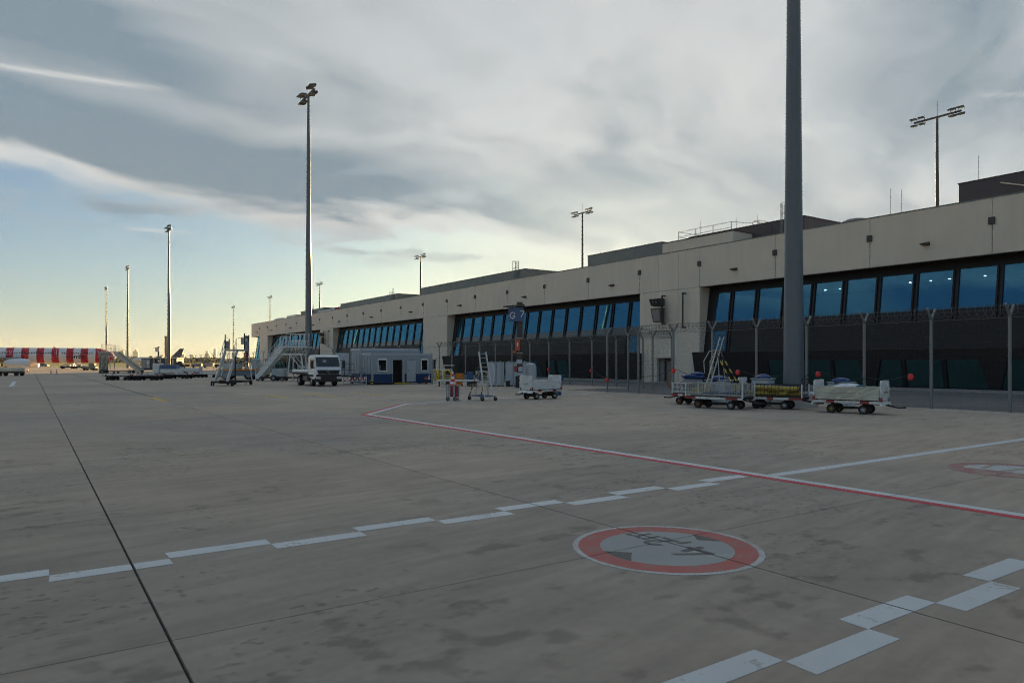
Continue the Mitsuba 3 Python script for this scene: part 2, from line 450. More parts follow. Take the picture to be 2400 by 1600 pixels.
def slab_on(fn, y0, y1, z0, z1, d0, d1):
    """A plate that follows a leaning front, from d0 to d1 metres behind it."""
    return hexa([[fn(z0) + d0, y0, z0], [fn(z0) + d1, y0, z0], [fn(z0) + d1, y1, z0], [fn(z0) + d0, y1, z0],
                 [fn(z1) + d0, y0, z1], [fn(z1) + d1, y0, z1], [fn(z1) + d1, y1, z1], [fn(z1) + d0, y1, z1]])


def pane(fn, y0, y1, z0, z1, d=.03):
    return trimesh.Trimesh([[fn(z0) + d, y0, z0], [fn(z1) + d, y0, z1], [fn(z1) + d, y1, z1], [fn(z0) + d, y1, z0]], [[0, 1, 2], [0, 2, 3]], process=False)


joints = []
for p in P_START:
    joints += [p, p + PIL / 3, p + 2 * PIL / 3] + [p + PIL + PAN * i for i in range(5)]
Y_END, Y_NEAR = 205.26, -44.0
joints = sorted(y for y in joints if Y_NEAR - 1 < y < Y_END - 2 and y < 198) + [Y_END]
for a, b in zip(joints[:-1], joints[1:]):
    tb.add('fascia_panel', cbox(X0, X0 + .34, a + .013, b - .013, ZS + .012, ZT, .012), 'plaster')
tb.add('fascia_back', box(X0 + .09, X0 + .33, joints[0] + .05, Y_END - .05, ZS + .04, ZT - .05), 'dark_joint')
tb.add('parapet_cap', box(X0 - .035, X0 + .42, joints[0], Y_END + .03, ZT + .002, ZT + .075), 'plant_metal')
tb.add('soffit', box(X0 + .343, X0 + 2.2, joints[0], Y_END - .02, ZS + .02, ZS + .10), 'soffit_paint')
tb.add('fascia_end', box(X0 + .345, X0 + 12, Y_END - .34, Y_END, ZS + .11, ZT), 'plaster')

for k, p in enumerate(P_START):
    for i in range(3):
        a, b = p + PIL / 3 * i, p + PIL / 3 * (i + 1)
        dz = 0.0
        door = {1: (48.1, 50.1), 2: (96.3, 98.2)}.get(k)
        if door and a < door[1] and b > door[0]:           # panels are cut round the door
            la, lb = max(a, door[0]), min(b, door[1])
            ms = [box(X0, X0 + .3, a + .011, b - .011, 2.42, ZS - .012)]
            if la - a > .05: ms.append(box(X0, X0 + .3, a + .011, la, .02, 2.42))
            if b - lb > .05: ms.append(box(X0, X0 + .3, lb, b - .011, .02, 2.42))
            tb.add('pillar_panel', ms, 'plaster')
        else:
            tb.add('pillar_panel', cbox(X0, X0 + .3, a + .011, b - .011, .02, ZS - .012, .01), 'plaster')
    tb.add('pillar_core', [box(X0 + .303, X0 + 3.0, p + .012, p + .29, .02, ZS), box(X0 + .303, X0 + 3.0, p + PIL - .29, p + PIL - .012, .02, ZS), box(X0 + 1.4, X0 + 1.6, p + .3, p + PIL - .3, .02, ZS)], 'plaster')
    tb.add('pillar_back', [box(X0 + .15, X0 + .29, p + .05, p + PIL - .05, 2.5, ZS - .05)], 'dark_joint')

for y0, y1, z in ((48.1, 50.1, 2.35), (96.3, 98.2, 2.35)):
    d = tb.add('door', box(X0 + .42, X0 + .48, y0 + .28, y0 + 1.12, .12, 2.12), 'door_tan', label='tan steel door in a dark recess')
    tb.add('frame', [box(X0 + .32, X0 + .5, y0 + .12, y0 + .27, .05, 2.32), box(X0 + .32, X0 + .5, y0 + 1.13, y0 + 1.3, .05, 2.32), box(X0 + .32, X0 + .5, y0 + .27, y0 + 1.13, 2.13, 2.32)], 'dark_frame', to=d)
    tb.add('lobby_wall', box(X0 + .36, X0 + .5, y0 + 1.31, y1 - .02, .02, 2.4), 'lobby_paint')
    tb.add('canopy', [box(X0 - .25, X0 - .003, y0 - .25, y1 + .18, 2.43, 2.66), box(X0 - .18, X0 - .003, y0 - .02, y0 + 1.2, 2.665, 2.72)], 'plaster')
    tb.add('step', box(X0 - .8, X0 - .003, y0 - .1, y1 - .4, .006, .11), 'plinth')
mat('door_tan', (.20, .165, .135), .6)
mat('lobby_paint', (.20, .20, .205), .7)


def mullion(fn, y, z0, z1, w=.38):
    if w < .2:
        return slab_on(fn, y - w / 2, y + w / 2, z0, z1, -.07, .10)
    ms = [slab_on(fn, y + s * (w / 2 - .055) - .055, y + s * (w / 2 - .055) + .055, z0, z1, -.10, .10) for s in (-1, 1)]
    ms.append(slab_on(fn, y - w / 2 + .11, y + w / 2 - .11, z0 + .01, z1 - .01, .02, .09))
    for z in np.arange(z0 + .35, z1 - .2, .62):
        ms.append(slab_on(fn, y - w / 2 + .11, y + w / 2 - .11, z, z + .06, -.06, .018))
    return cat(ms)


MS = 40.29 / 15


def bay(y0, y1, lower, boards=13, plain=False):
    """One glazed bay between two pillars. lower: (from, to, kind) stretches of the ground storey, kind window, board or black."""
    tb.add('header', slab_on(upx, y0 + .013, y1 - .013, 8.38, ZS + .018, -.02, .25), 'dark_frame')
    tb.add('jamb', [slab_on(upx, y1 - .95, y1 - .013, 2.95, 8.375, -.02, .25), slab_on(upx, y0 + .013, y0 + .10, 2.95, 8.375, -.02, .25)], 'dark_frame')
    n = int(round((y1 - y0) / MS))
    edges = [y1 - MS * i for i in range(n + 1)]
    for i in range(n):
        b, a = edges[i] - (.95 if i == 0 else .19), edges[i + 1] + (.10 if i == n - 1 else .19)
        strip = i in (0, n - 1)
        tb.add('window_pane', pane(upx, a, b, 5.66, 8.38), 'window_glass')
        tb.add('spandrel_pane', slab_on(upx, a, b, 4.93, 5.655, .02, .05), 'spandrel' if y0 > 50 else 'cladding')
        if strip and not plain:
            tb.add('window_pane', pane(upx, a, b, 3.05, 4.9), 'window_glass')
        if 0 < i:
            tb.add('mullion', mullion(upx, edges[i], 2.95 if i in (1, n - 1) else 4.9, 8.375), 'dark_frame')
    tb.add('sill', slab_on(upx, y0 + .11, y1 - .96, 4.875, 4.925, -.05, .2), 'dark_frame')
    h = (4.87 - 2.93) / boards
    ba, bb = (edges[-2] + .19, edges[1] - .19) if not plain else (y0 + .1, y1 - .95)
    for i in range(boards):
        z = 2.93 + h * i
        tb.add('cladding_board', slab_on(upx, ba, bb, z + .008, z + h - .010, -.012 - .006 * (i % 2), .02), 'cladding')
    tb.add('cladding_back', slab_on(upx, y0 + .1, y1 - .95, 2.93, 4.87, .03, .08), 'black_panel')
    # ground storey
    tb.add('ledge', box(X0 - .75, X0 + 1.0, y0 - .28, y1 + .28, 2.905, 2.93), 'dark_frame')
    for a, b, kind in lower:
        if kind == 'board':
            hh = (2.90 - .28) / 17
            for i in range(17):
                z = .28 + hh * i
                tb.add('cladding_board', slab_on(lox, a, b, z + .008, z + hh - .010, -.012 - .006 * (i % 2), .02), 'cladding')
            tb.add('cladding_back', slab_on(lox, a, b, .28, 2.9, .03, .08), 'black_panel')
        elif kind == 'black':
            tb.add('black_box', slab_on(lox, a, b, .28, 2.9, 0, .9), 'black_panel')
        else:
            tb.add('lower_header', slab_on(lox, a, b, 2.18, 2.9, -.03, .3), 'black_panel')
            tb.add('lower_sill', slab_on(lox, a, b, .20, .30, -.03, .3), 'dark_frame')
            ys = [y1 - MS * i for i in range(n + 1)]
            inner = [y for y in ys if a + .4 < y < b - .4]
            cols = [y for y in inner if abs(((y1 - y) / PAN) - round((y1 - y) / PAN)) < .02]
            es = sorted([a, b] + inner)
            for c, d in zip(es[:-1], es[1:]):
                tb.add('lower_pane', pane(lox, c + .02, d - .02, .30, 2.18, .05), 'lower_glass')
            for y in inner:
                if y in cols:
                    f = lambda t, s: y - .28 + s * (.33 + .50 * t)
                    z0, z1 = .305, 2.175
                    q = lambda z, s, d: [lox(z) + d, f((z - z0) / (z1 - z0), s), z]
                    tb.add('tapered_column', hexa([q(z0, -1, -.09), q(z0, -1, .3), q(z0, 1, .3), q(z0, 1, -.09), q(z1, -1, -.09), q(z1, -1, .3), q(z1, 1, .3), q(z1, 1, -.09)]), 'black_panel')
                else:
                    tb.add('lower_mullion', slab_on(lox, y - .14, y + .14, .305, 2.175, -.05, .2), 'dark_frame')
    tb.add('prow_end', [slab_on(lox, y0 - .28, y0 + .02, .28, 2.9, 0, .7), slab_on(lox, y1 - .02, y1 + .28, .28, 2.9, 0, .7)], 'black_panel')
    tb.add('plinth', box(X0 - .35, X0 + .3, y0 - .25, y1 + .25, .006, .22), 'plinth')
    # rooms behind the glass
    tb.add('inside_floor', box(X0 + 1.2, X0 + 12, y0 + .2, y1 - .2, 4.3, 4.6), 'inside_wall')
    tb.add('inside_ceiling', box(X0 + 1.75, X0 + 12, y0 + .2, y1 - .2, 8.55, 8.65), 'inside_ceiling')
    tb.add('inside_wall', [box(X0 + 11.9, X0 + 12, y0 + .2, y1 - .2, 4.61, 8.54), box(X0 + 5, X0 + 5.1, y0 + .2, y1 - .2, .1, 2.9)], 'inside_wall')


bay(-44.0, P_START[0], [(-44, -3.5, 'window')])
bay(P_START[0] + PIL, P_START[1], [(42.0, 44.65, 'black'), (36.9, 41.98, 'board'), (4.4, 36.88, 'window')])
bay(P_START[1] + PIL, P_START[2], [(52.5, 56.0, 'black'), (56.02, 63.7, 'board'), (63.72, 80.0, 'window'), (80.02, 89.3, 'board'), (89.32, 92.7, 'black')])
bay(P_START[2] + PIL, P_START[3], [(100.5, 140.7, 'window')])
bay(P_START[3] + PIL, P_START[4], [(148.7, 188.7, 'window')])
# glazed prow at the far end
ye0, ye1 = P_START[4] + PIL, 203.6
for i in range(3):
    a, b = ye0 + (ye1 - ye0) / 3 * i, ye0 + (ye1 - ye0) / 3 * (i + 1)
    tb.add('window_pane', pane(upx, a + .05, b - .05, 3.0, ZS), 'window_glass')
    tb.add('mullion', mullion(upx, b - .03, 2.95, ZS, .16), 'dark_frame')
tb.add('prow_body', [slab_on(lox, ye0 + .05, ye1, .1, 2.95, .0, 2.2), slab_on(upx, ye0 + .05, ye1, 2.96, ZS, .4, 2.2)], 'dark_frame')

# body and roof
tb.add('roof', box(X0 + .36, 96, -44, Y_END - .35, 12.1, 12.2), 'roof_sheet')
tb.add('rear_wall', [box(95.8, 96, -44, Y_END - .35, 0, 12.09), box(X0 + 2.3, 95.79, Y_END - 1.9, Y_END - 1.7, 0, 12.09), box(X0 + 2.3, 95.79, -44, -43.8, 0, 12.09), box(X0 + 14, X0 + 14.2, -43.7, Y_END - 2, 0, 12.05)], 'plaster')
for j in joints[1:-1]:
    if min(abs(j - p - PIL / 3) for p in P_START) > .1 and min(abs(j - p - 2 * PIL / 3) for p in P_START) > .1:
        b = tb.add('overflow_box', cbox(X0 - .14, X0 - .003, j - .19, j + .19, 10.89, 11.36, .02), 'lamp_housing')
        tb.add('pipe', box(X0 - .012, X0 - .002, j - .012, j + .012, 9.02, 10.885), 'dark_joint', to=b)
for p in P_START:
    for o in (-4.03 - PAN * 0, -4.03 - PAN * 2, -4.03 - PAN * 4):
        y = p + o
        if Y_NEAR < y < Y_END:
            tb.add('wall_lamp', xz([(X0 - .002, 10.28), (X0 - .12, 10.30), (X0 - .62, 10.17), (X0 - .62, 10.14), (X0 - .30, 10.08), (X0 - .002, 10.06)], y - .21, y + .21), 'lamp_housing')
for y in (199.0,):
    tb.add('wall_lamp', xz([(X0 - .002, 10.28), (X0 - .12, 10.30), (X0 - .62, 10.17), (X0 - .62, 10.14), (X0 - .30, 10.08), (X0 - .002, 10.06)], y - .21, y + .21), 'lamp_housing')
for y in (37.3, 35.9, 29.8, 28.2, 26.8, 24.3, 23.1, 21.5):
    tb.add('downlight', mv(lathe([(.075, 0), (.075, .02)], 8), 59.7, y, 8.52), 'inside_ceiling')
    k = list(scene)[-1]
    scene[k]['emitter'] = {'type': 'area', 'radiance': {'type': 'rgb', 'value': [3.2, 3.2, 3.0]}}


# plant on the roof
def plant(name, x0, x1, y0, y1, z, m, pan=2.7, label=None):
    k = tb.add(name, box(x0 + .06, x1, y0 + .02, y1 - .02, 12.21, z - .02), 'dark_joint', label=label)
    n = max(1, int(round((y1 - y0) / pan)))
    for i in range(n):
        a, b = y0 + (y1 - y0) / n * i, y0 + (y1 - y0) / n * (i + 1)
        tb.add('panel', box(x0, x0 + .05, a + .012, b - .012, 12.21, z), m, to=k)
    tb.add('end_panel', [box(x0 + .051, x1, y0, y0 + .018, 12.21, z), box(x0 + .051, x1, y1 - .018, y1, 12.21, z)], m, to=k)
    tb.add('cover', box(x0 - .05, x1 + .05, y0 - .06, y1 + .06, z + .002, z + .09), m, to=k)


PX = X0 + 6
plant('roof_plant', PX, 86, 81.2, 113.2, 15.05, 'plant_metal', label='grey panelled roof plant housing')
plant('roof_plant', PX, 86, 55.2, 67.7, 15.15, 'plant_metal', 4.2)
plant('roof_plant', PX, 88, 122.8, 152.5, 14.9, 'plant_metal')
plant('roof_plant', PX, 80, 163, 180.5, 14.85, 'plant_metal')
plant('roof_plant', PX + 3.0, 88, 39.9, 54.0, 15.75, 'plant_dark', 3.5, label='dark brown roof plant housing')
plant('roof_plant', PX + .2, 88, -8, 25.2, 15.3, 'plant_dark', 8, label='dark brown roof plant housing at the right edge')
tb.add('pipe_run', bar([PX + .1, 22.4, 14.85], [PX + .1, 19.0, 13.7], .06, .08), 'plaster')
k = tb.add('roof_house', box(PX, PX + 22, 45.7, 55.13, 12.21, 14.95), 'plaster')
tb.add('cover', box(PX - .05, PX + 22.05, 45.64, 55.14, 14.952, 15.04), 'plant_dark', to=k)
rail = []
for y in (53.6, 51.2, 48.9, 46.6):
    rail.append(bar([PX + .9, y, 15.04], [PX + .9, y, 16.12], .05))
rail += [bar([PX + .9, 46.6, z], [PX + .9, 53.6, z], .045) for z in (15.55, 16.1)] + [bar([PX + .9, 53.6, z], [PX + 6, 53.6, z], .045) for z in (15.55, 16.1)] + [bar([PX + 6, 53.6, 15.04], [PX + 6, 53.6, 16.12], .05), bar([PX + .9, 46.6, 16.1], [PX + 3.4, 45.9, 16.1], .045)]
for y in (45.9, 45.2):
    rail += [bar([PX + 3.4, y, 15.04 if y > 45.5 else 13.4], [PX + 3.4, y, 16.3], .05), bar([PX + 5.2, y, 15.04 if y > 45.5 else 13.4], [PX + 5.2, y, 16.3], .05), bar([PX + 3.4, y, 16.28], [PX + 5.2, y, 16.28], .05)]
rail += [bar([PX + 3.4, 45.9, 16.28], [PX + 3.4, 45.2, 16.28], .05), bar([PX + 5.2, 45.9, 16.28], [PX + 5.2, 45.2, 16.28], .05)]
tb.add('guard_rail', rail, 'fence_steel', label='thin steel guard rail on the roof house')


def cage(x, y, z0, z1, w=.75, name='cage_ladder'):
    ms = []
    for s in (-.25, .25):
        ms.append(bar([x, y + s, z0], [x, y + s, z1], .045))
    ms += [bar([x, y - .25, z], [x, y + .25, z], .035) for z in np.arange(z0 + .2, z1, .3)]
    t = np.linspace(-math.pi / 2, math.pi / 2, 9)
    hoops = np.arange(z0 + 1.2, z1 + .05, .95)
    for z in hoops:
        pts = [[x - .75 * math.cos(a), y + .42 * math.sin(a), z] for a in t]
        ms += [bar(pts[i], pts[i + 1], .05, .04) for i in range(8)]
    for a in t[::2]:
        ms.append(bar([x - .75 * math.cos(a), y + .42 * math.sin(a), hoops[0]], [x - .75 * math.cos(a), y + .42 * math.sin(a), hoops[-1]], .04))
    tb.add(name, ms, 'fence_steel')


cage(PX - .1, 83.0, 12.2, 16.3)
cage(PX - .1, 124.5, 12.2, 16.1)
cage(PX - .1, 170.5, 12.2, 16.1)
cage(PX + 2.9, 41.7, 12.2, 17.2)
t = np.linspace(0, math.pi, 9)
for i in range(5):                                # bent silver ducts and red fans near the far end
    y = 161.6 - i * 1.9
    pts = [[PX - 1.2 + 1.0 * math.cos(a), y, 12.2 + 1.35 * math.sin(a)] for a in t]
    tb.add('duct', path(pts, .5, 10), 'duct_silver')
for i in range(3):
    y = 196.5 - i * 2.2
    pts = [[PX - 1.2 + 1.0 * math.cos(a), y, 12.2 + 1.35 * math.sin(a)] for a in t]
    tb.add('duct', path(pts, .55, 10), 'duct_silver')
tb.add('air_handler', [cbox(PX - 1, PX + 3, 181.5, 189.5, 12.2, 14.3, .15)], 'duct_silver')
for i in range(3):
    y = 153.9 + i * 2.5
    tb.add('fan_unit', [cbox(PX + 1, PX + 3.6, y, y + 2.1, 12.2, 14.4, .2), mv(lathe([(.8, 0), (.85, .35), (.5, .4)], 14), PX + 2.2, y + 1.05, 14.4)], 'red_unit')
mat('duct_silver', (.42, .46, .48), .3, metallic=.6)
mat('red_unit', (.22, .030, .040), .5)
tb.add('roof_dome', mv(lathe([(1.4, 0), (1.3, .35), (.8, .6), (.2, .66)], 16), PX - 3.5, 31.0, 12.6), 'plant_dark')
for x, y, z0, z1 in ((PX - 3, 28.6, 12.2, 15.2), (PX - 3, 27.8, 12.2, 15.0), (PX + 2, 24.6, 15.3, 17.6), (PX + 4, 48.4, 15, 17.2), (PX + 4, 45.8, 15, 17.0), (PX + 4, 53.2, 15, 17.6)):
    tb.add('lightning_rod', bar([x, y, z0], [x, y, z1], .028), 'fence_steel')


# docking displays on the pillars
def display(y, first):
    t = Th('docking_display', 'black docking guidance display on brackets on the terminal pillar nearest the camera' if first else 'black docking guidance display on a far terminal pillar behind the passenger stairs', 'guidance display', at=(X0, y, 0))
    t.add('pole', [box(-.50, -.38, -.06, .06, 5.7, 8.55), box(-.38, -.003, -.06, .06, 8.42, 8.52), box(-.38, -.003, -.06, .06, 5.75, 5.85)], 'lamp_housing')
    t.add('sensor_box', xz([(-.95, 7.55), (-.45, 7.45), (-.45, 8.16), (-1.25, 8.16)], -.35, 1.0), 'lamp_housing')
    for yy in (.05, .45):
        t.add('sensor_window', xz([(-1.14, 7.72), (-1.11, 7.72), (-1.20, 7.98), (-1.23, 7.98)], yy, yy + .14), 'pale_screen')
    t.add('screen_box', hexa([[-.9, -.3, 5.9], [-.45, -.3, 5.9], [-.45, .75, 5.9], [-.9, .75, 5.9], [-1.05, -.35, 7.25], [-.45, -.35, 7.25], [-.45, 1.0, 7.25], [-1.05, 1.0, 7.25]]), 'lamp_housing')
    t.add('screen', hexa([[-.93, -.15, 6.02], [-.91, -.15, 6.02], [-.91, .62, 6.02], [-.93, .62, 6.02], [-1.055, -.18, 7.12], [-1.035, -.18, 7.12], [-1.035, .84, 7.12], [-1.055, .84, 7.12]]), 'pale_screen')
    b = Th('wall_bracket', 'tall black empty bracket on the pillar beside the near docking display' if first else 'tall black empty bracket on the far pillar beside the far docking display', 'bracket', at=(X0, y - 2.6, 0))
    b.add('bar', box(-.48, -.36, -.06, .06, 5.2, 8.6), 'lamp_housing')
    b.add('arm', [box(-.359, -.003, -.06, .06, 8.45, 8.58), box(-.359, -.003, -.06, .06, 5.22, 5.33)], 'lamp_housing')


mat('pale_screen', (.17, .18, .20), .3)
display(48.95, True)
display(48.95 + 2 * PER, False)

# ------------------------------------------------------------------ floodlight masts
def lamp_mesh(s):
    """A floodlight: a wedge shaped housing on a fork, throwing towards -x and down."""
    return cat([hexa([[-.62, -.34, -.16], [.25, -.30, -.02], [.25, .30, -.02], [-.62, .34, -.16], [-.55, -.30, .06], [.22, -.24, .26], [.22, .24, .26], [-.55, .30, .06]]),
                bar([.10, -.36, .05], [.10, -.36, -.25 * s], .05), bar([.10, .36, .05], [.10, .36, -.25 * s], .05)])


def mast(x, y, h, r0, r1, half, label, group, m='mast_paint', base=False, lamps=(1, .62), rod=False):
    t = Th('floodlight_mast', label, 'light mast', group, at=(x, y, 0))
    zb = .66 if base else 0
    t.add('pole', lathe([(r0, zb), (r0 + (r1 - r0) * .5, h * .5), (r1, h)], 22), m, smooth=40)
    if base:
        t.add('base', lathe([(1.02, 0), (1.02, .60), (.96, .66)], 30), 'white_base', smooth=40)
    c = t.add('crossarm', bar([0, -half, h + .05], [0, half, h + .05], .22), m)
    for s in (-1, 1):
        for q in lamps:
            for up in (1, -1):
                t.add('floodlight', mv(lamp_mesh(up), -.10 * up, s * half * q, h + .05 + up * .42, rx=0, rz=rng.uniform(-14, 14) + 12 * s), 'lamp_housing')
    if rod:
        t.add('lightning_rod', bar([0, 0, h + .1], [0, 0, h + 2.2], .04), m)


FR = 'tall masts in a row along the apron'
for i, (y, lab) in enumerate(((19.52, 'thick grey floodlight mast on a white round base behind the baggage carts'), (87.4, 'tall grey floodlight mast behind the white truck'),
                              (194.5, 'tall grey floodlight mast standing before the distant portable cabins'), (283.9, 'grey floodlight mast behind the stairs at the striped airliner, nearer of two there'),
                              (368.5, 'farthest and smallest grey floodlight mast, just right of the striped airliner nose'))):
    mast(28.74, y, 35.2, .455, .145, 2.25, lab, FR, base=i == 0)
RR = 'masts behind the terminal roof'
for y, lab in ((46.9, 'dark floodlight mast over the terminal roof at the far right'), (121.0, 'dark floodlight mast over the roof left of the bright sun glow'), (199.5, 'dark floodlight mast over the roof near the middle of the terminal'),
               (292.8, 'dark floodlight mast over the red roof fans'), (367.1, 'dark floodlight mast over the far left end of the terminal roof'), (445.5, 'pale distant floodlight mast left of the terminal, above the steep stairs')):
    mast(101, y, 34.9, .42, .14, 3.0, lab, RR, 'dark_mast', rod=True, lamps=(1, .66))

# ------------------------------------------------------------------ fence
fe = Th('security_fence', 'grey steel security fence with forked posts and coiled razor wire before the terminal', 'fence')
F1, F2, FJ = 32.3, 39.5, 37.2
HF = 3.85


def post(x, y, arms, ax=(1, 0), r=.05):
    ms = [bar([x, y, 0], [x, y, HF], r * 2)]
    for s in arms:
        ms.append(bar([x, y, HF - .02], [x + s * .36 * ax[0], y + s * .36 * ax[1], HF + .48], r * 1.7))
    fe.add('post', ms, 'fence_steel')


ys1 = [36.1 - 2.98 * i for i in range(-0, 19)]
ys2 = [37.0 + 3.02 * i for i in range(13)] + [76.3 + 8 * i for i in range(1, 36)]
for y in ys1: post(F1, y, (-1, 1))
for i, y in enumerate(ys2): post(F2, y, (-1,) if i < 11 else (-1, 1))
for x in (34.7, 37.1): post(x, 36.6, (-1, 1), (0, 1))


def wires(p, q, n_cross=.16, z1=HF):
    p, q = np.array(p, float), np.array(q, float)
    L = np.linalg.norm(q - p)
    d = (q - p) / L
    ms = []
    for s in np.arange(0, L, n_cross):
        c = p + d * s
        ms.append(tube([c[0], c[1], .05], [c[0], c[1], z1], .0016, n=3, caps=False))
    for z in np.arange(.1, z1 + .01, .25):
        ms.append(tube([p[0], p[1], z], [q[0], q[1], z], .0016, n=3, caps=False))
    return cat(ms)


segs = [((F1, -17.5), (F1, 36.1)), ((F1, 36.1), (F2, 37.0)), ((F2, 37.0), (F2, 73.3))]
fe.add('wire_mesh', [wires(a, b) for a, b in segs], 'wire', kind='stuff')
fe.add('top_rail', [bar([*a, HF - .06], [*b, HF - .06], .022) for a, b in segs] + [bar([F2, 73.3, HF - .06], [F2, 360, HF - .06], .03)], 'razor')
fe.add('barbed_strand', [tube([a[0] + o, a[1], HF + h], [b[0] + o, b[1], HF + h], .008, n=3) for a, b in segs for o, h in ((-.34, .45), (-.2, .27), (.34, .45), (.2, .27))], 'wire')


def coil(p, q, r=.30, pitch=.30):
    p, q = np.array(p, float), np.array(q, float)
    L = np.linalg.norm(q - p)
    d = (q - p) / L
    nrm = np.array([-d[1], d[0]])
    n = int(L / pitch * 9)
    s = np.linspace(0, L, n)
    a = s / pitch * 2 * np.pi + .4 * np.sin(s * 1.7)
    rr = r * (1 + .12 * np.sin(s * 2.3))
    pts = np.stack([p[0] + d[0] * s + nrm[0] * rr * np.cos(a), p[1] + d[1] * s + nrm[1] * rr * np.cos(a), HF + .26 + rr * .75 * np.sin(a)], 1)
    return cat([tube(pts[i], pts[i + 1], .009, n=3, caps=False) for i in range(n - 1)])


fe.add('razor_coil', [coil(a, b) for a, b in segs], 'razor', kind='stuff')
# the light chain that hangs on the fence with its red lamps
lc = Th('lamp_chain', 'dark cable with red lamps hanging along the fence', 'light chain')
lamps = [(F1 - .12, 16.05, 1.35), (F1 - .12, 20.5, 1.42), (F1 - .12, 25.3, 1.45), (F1 - .12, 30.0, 1.50), (F1 - .2, 35.9, .82), (F2 - .15, 46.0, 1.30), (F2 - .15, 52.0, 1.35)]
for a, b in zip(lamps[:-1], lamps[1:]):
    s = np.linspace(0, 1, 13)
    sag = .34 if abs(a[0] - b[0]) < 1 else .1
    pts = [[a[0] + (b[0] - a[0]) * u, a[1] + (b[1] - a[1]) * u, a[2] + (b[2] - a[2]) * u + .12 - sag * 4 * u * (1 - u) * (1 + .3 * math.sin(u * 11))] for u in s]
    lc.add('cable', path(pts, .014, 4), 'black_panel')
for x, y, z in lamps:
    k = lc.add('lamp', mv(lathe([(.05, -.15), (.115, -.10), (.125, .02), (.10, .11), (.04, .14)], 12), x, y, z), 'red_lamp', smooth=40)
    lc.add('cap', mv(lathe([(.05, .14), (.05, .20)], 8), x, y, z), 'black_panel', to=k)
mat('red_lamp', (.62, .020, .022), .3, specular=.6)

# ------------------------------------------------------------------ materials of the vehicles and gear
def dirty(base, dirt, lo=.52, hi=.72, k=3.0):
    return proc(lambda p, n, uv: mix(base, dirt, smoothstep(lo, hi, fbm(p.x * k + p.y * k * .7, p.z * k * 1.5 + p.y * k * .5, 2, 4)) * .6) * (.94 + .1 * noise(p.x * 6, p.y * 6, p.z * 6)))


mat('white_paint', dirty([.58, .61, .62], [.42, .41, .38]), .4, specular=.5)
mat('cream_paint', dirty([.50, .50, .43], [.30, .29, .23], .45, .66, 5), .5)
mat('cart_red', (.24, .035, .030), .5)
mat('tyre', (.012, .012, .013), .85)
mat('rim_steel', (.30, .33, .36), .5)
mat('rim_rust', (.16, .075, .030), .7)
mat('rim_ochre', (.20, .14, .035), .6)
mat('chassis_dark', (.022, .022, .024), .7)
mat('steel_tube', (.34, .36, .37), .4, metallic=.4)
mat('alu', (.52, .54, .55), .35, metallic=.6)
mat('blue_tube', (.085, .12, .19), .45)
mat('blue_tarp', (.006, .040, .16), .4)
mat('blue_plastic', (.018, .075, .20), .45)
mat('white_cloth', (.58, .62, .68), .8)
mat('teal_cloth', (.03, .10, .14), .8)
mat('yellow_mat', dirty([.38, .29, .05], [.16, .10, .03], .45, .65, 6), .7)
mat('safety_yellow', (.52, .37, .04), .5)
mat('orange_paint', (.50, .17, .015), .5)
mat('brown_leather', (.11, .085, .07), .7)
mat('grey_lumps', (.22, .23, .26), .8)
mat('container_wall', proc(lambda p, n, uv: mi.Color3f(.27, .315, .36) * (.92 + .14 * fbm(p.x * 1.2, p.z * .5 + p.y, 3, 3))), .5)
mat('container_blue', (.003, .034, .115), .5)
mat('upvc', (.60, .62, .63), .4)
mat('dark_inside', (.10, .09, .085), .8)
mat('truck_white', (.60, .645, .68), .28, specular=.6, clearcoat=.5)
scene['mat_dark_glass'] = {'type': 'principled', 'base_color': {'type': 'rgb', 'value': [.012, .02, .026]}, 'roughness': .06, 'specular': .8}
mat('headlight', (.55, .6, .62), .15, metallic=.5)
mat('chrome', (.62, .64, .66), .15, metallic=1.0)
mat('post_brown', (.052, .040, .037), .55)
mat('sign_blue', (.030, .082, .20), .4)
mat('letter_white', (.62, .66, .70), .5)
mat('box_red', (.46, .085, .055), .5)
mat('cone_red', (.62, .022, .028), .5)
mat('cone_white', (.66, .67, .68), .6)
mat('deep_red', (.20, .012, .030), .5)
mat('cabinet_grey', (.30, .355, .38), .45)
mat('cabinet_pale', (.38, .42, .47), .45)


def place_by(px, py, lx, ly, rz):
    """Origin of a thing whose local ground point (lx, ly) stands at (px, py)."""
    c, s = math.cos(math.radians(rz)), math.sin(math.radians(rz))
    return (px - c * lx + s * ly, py - s * lx - c * ly, 0)


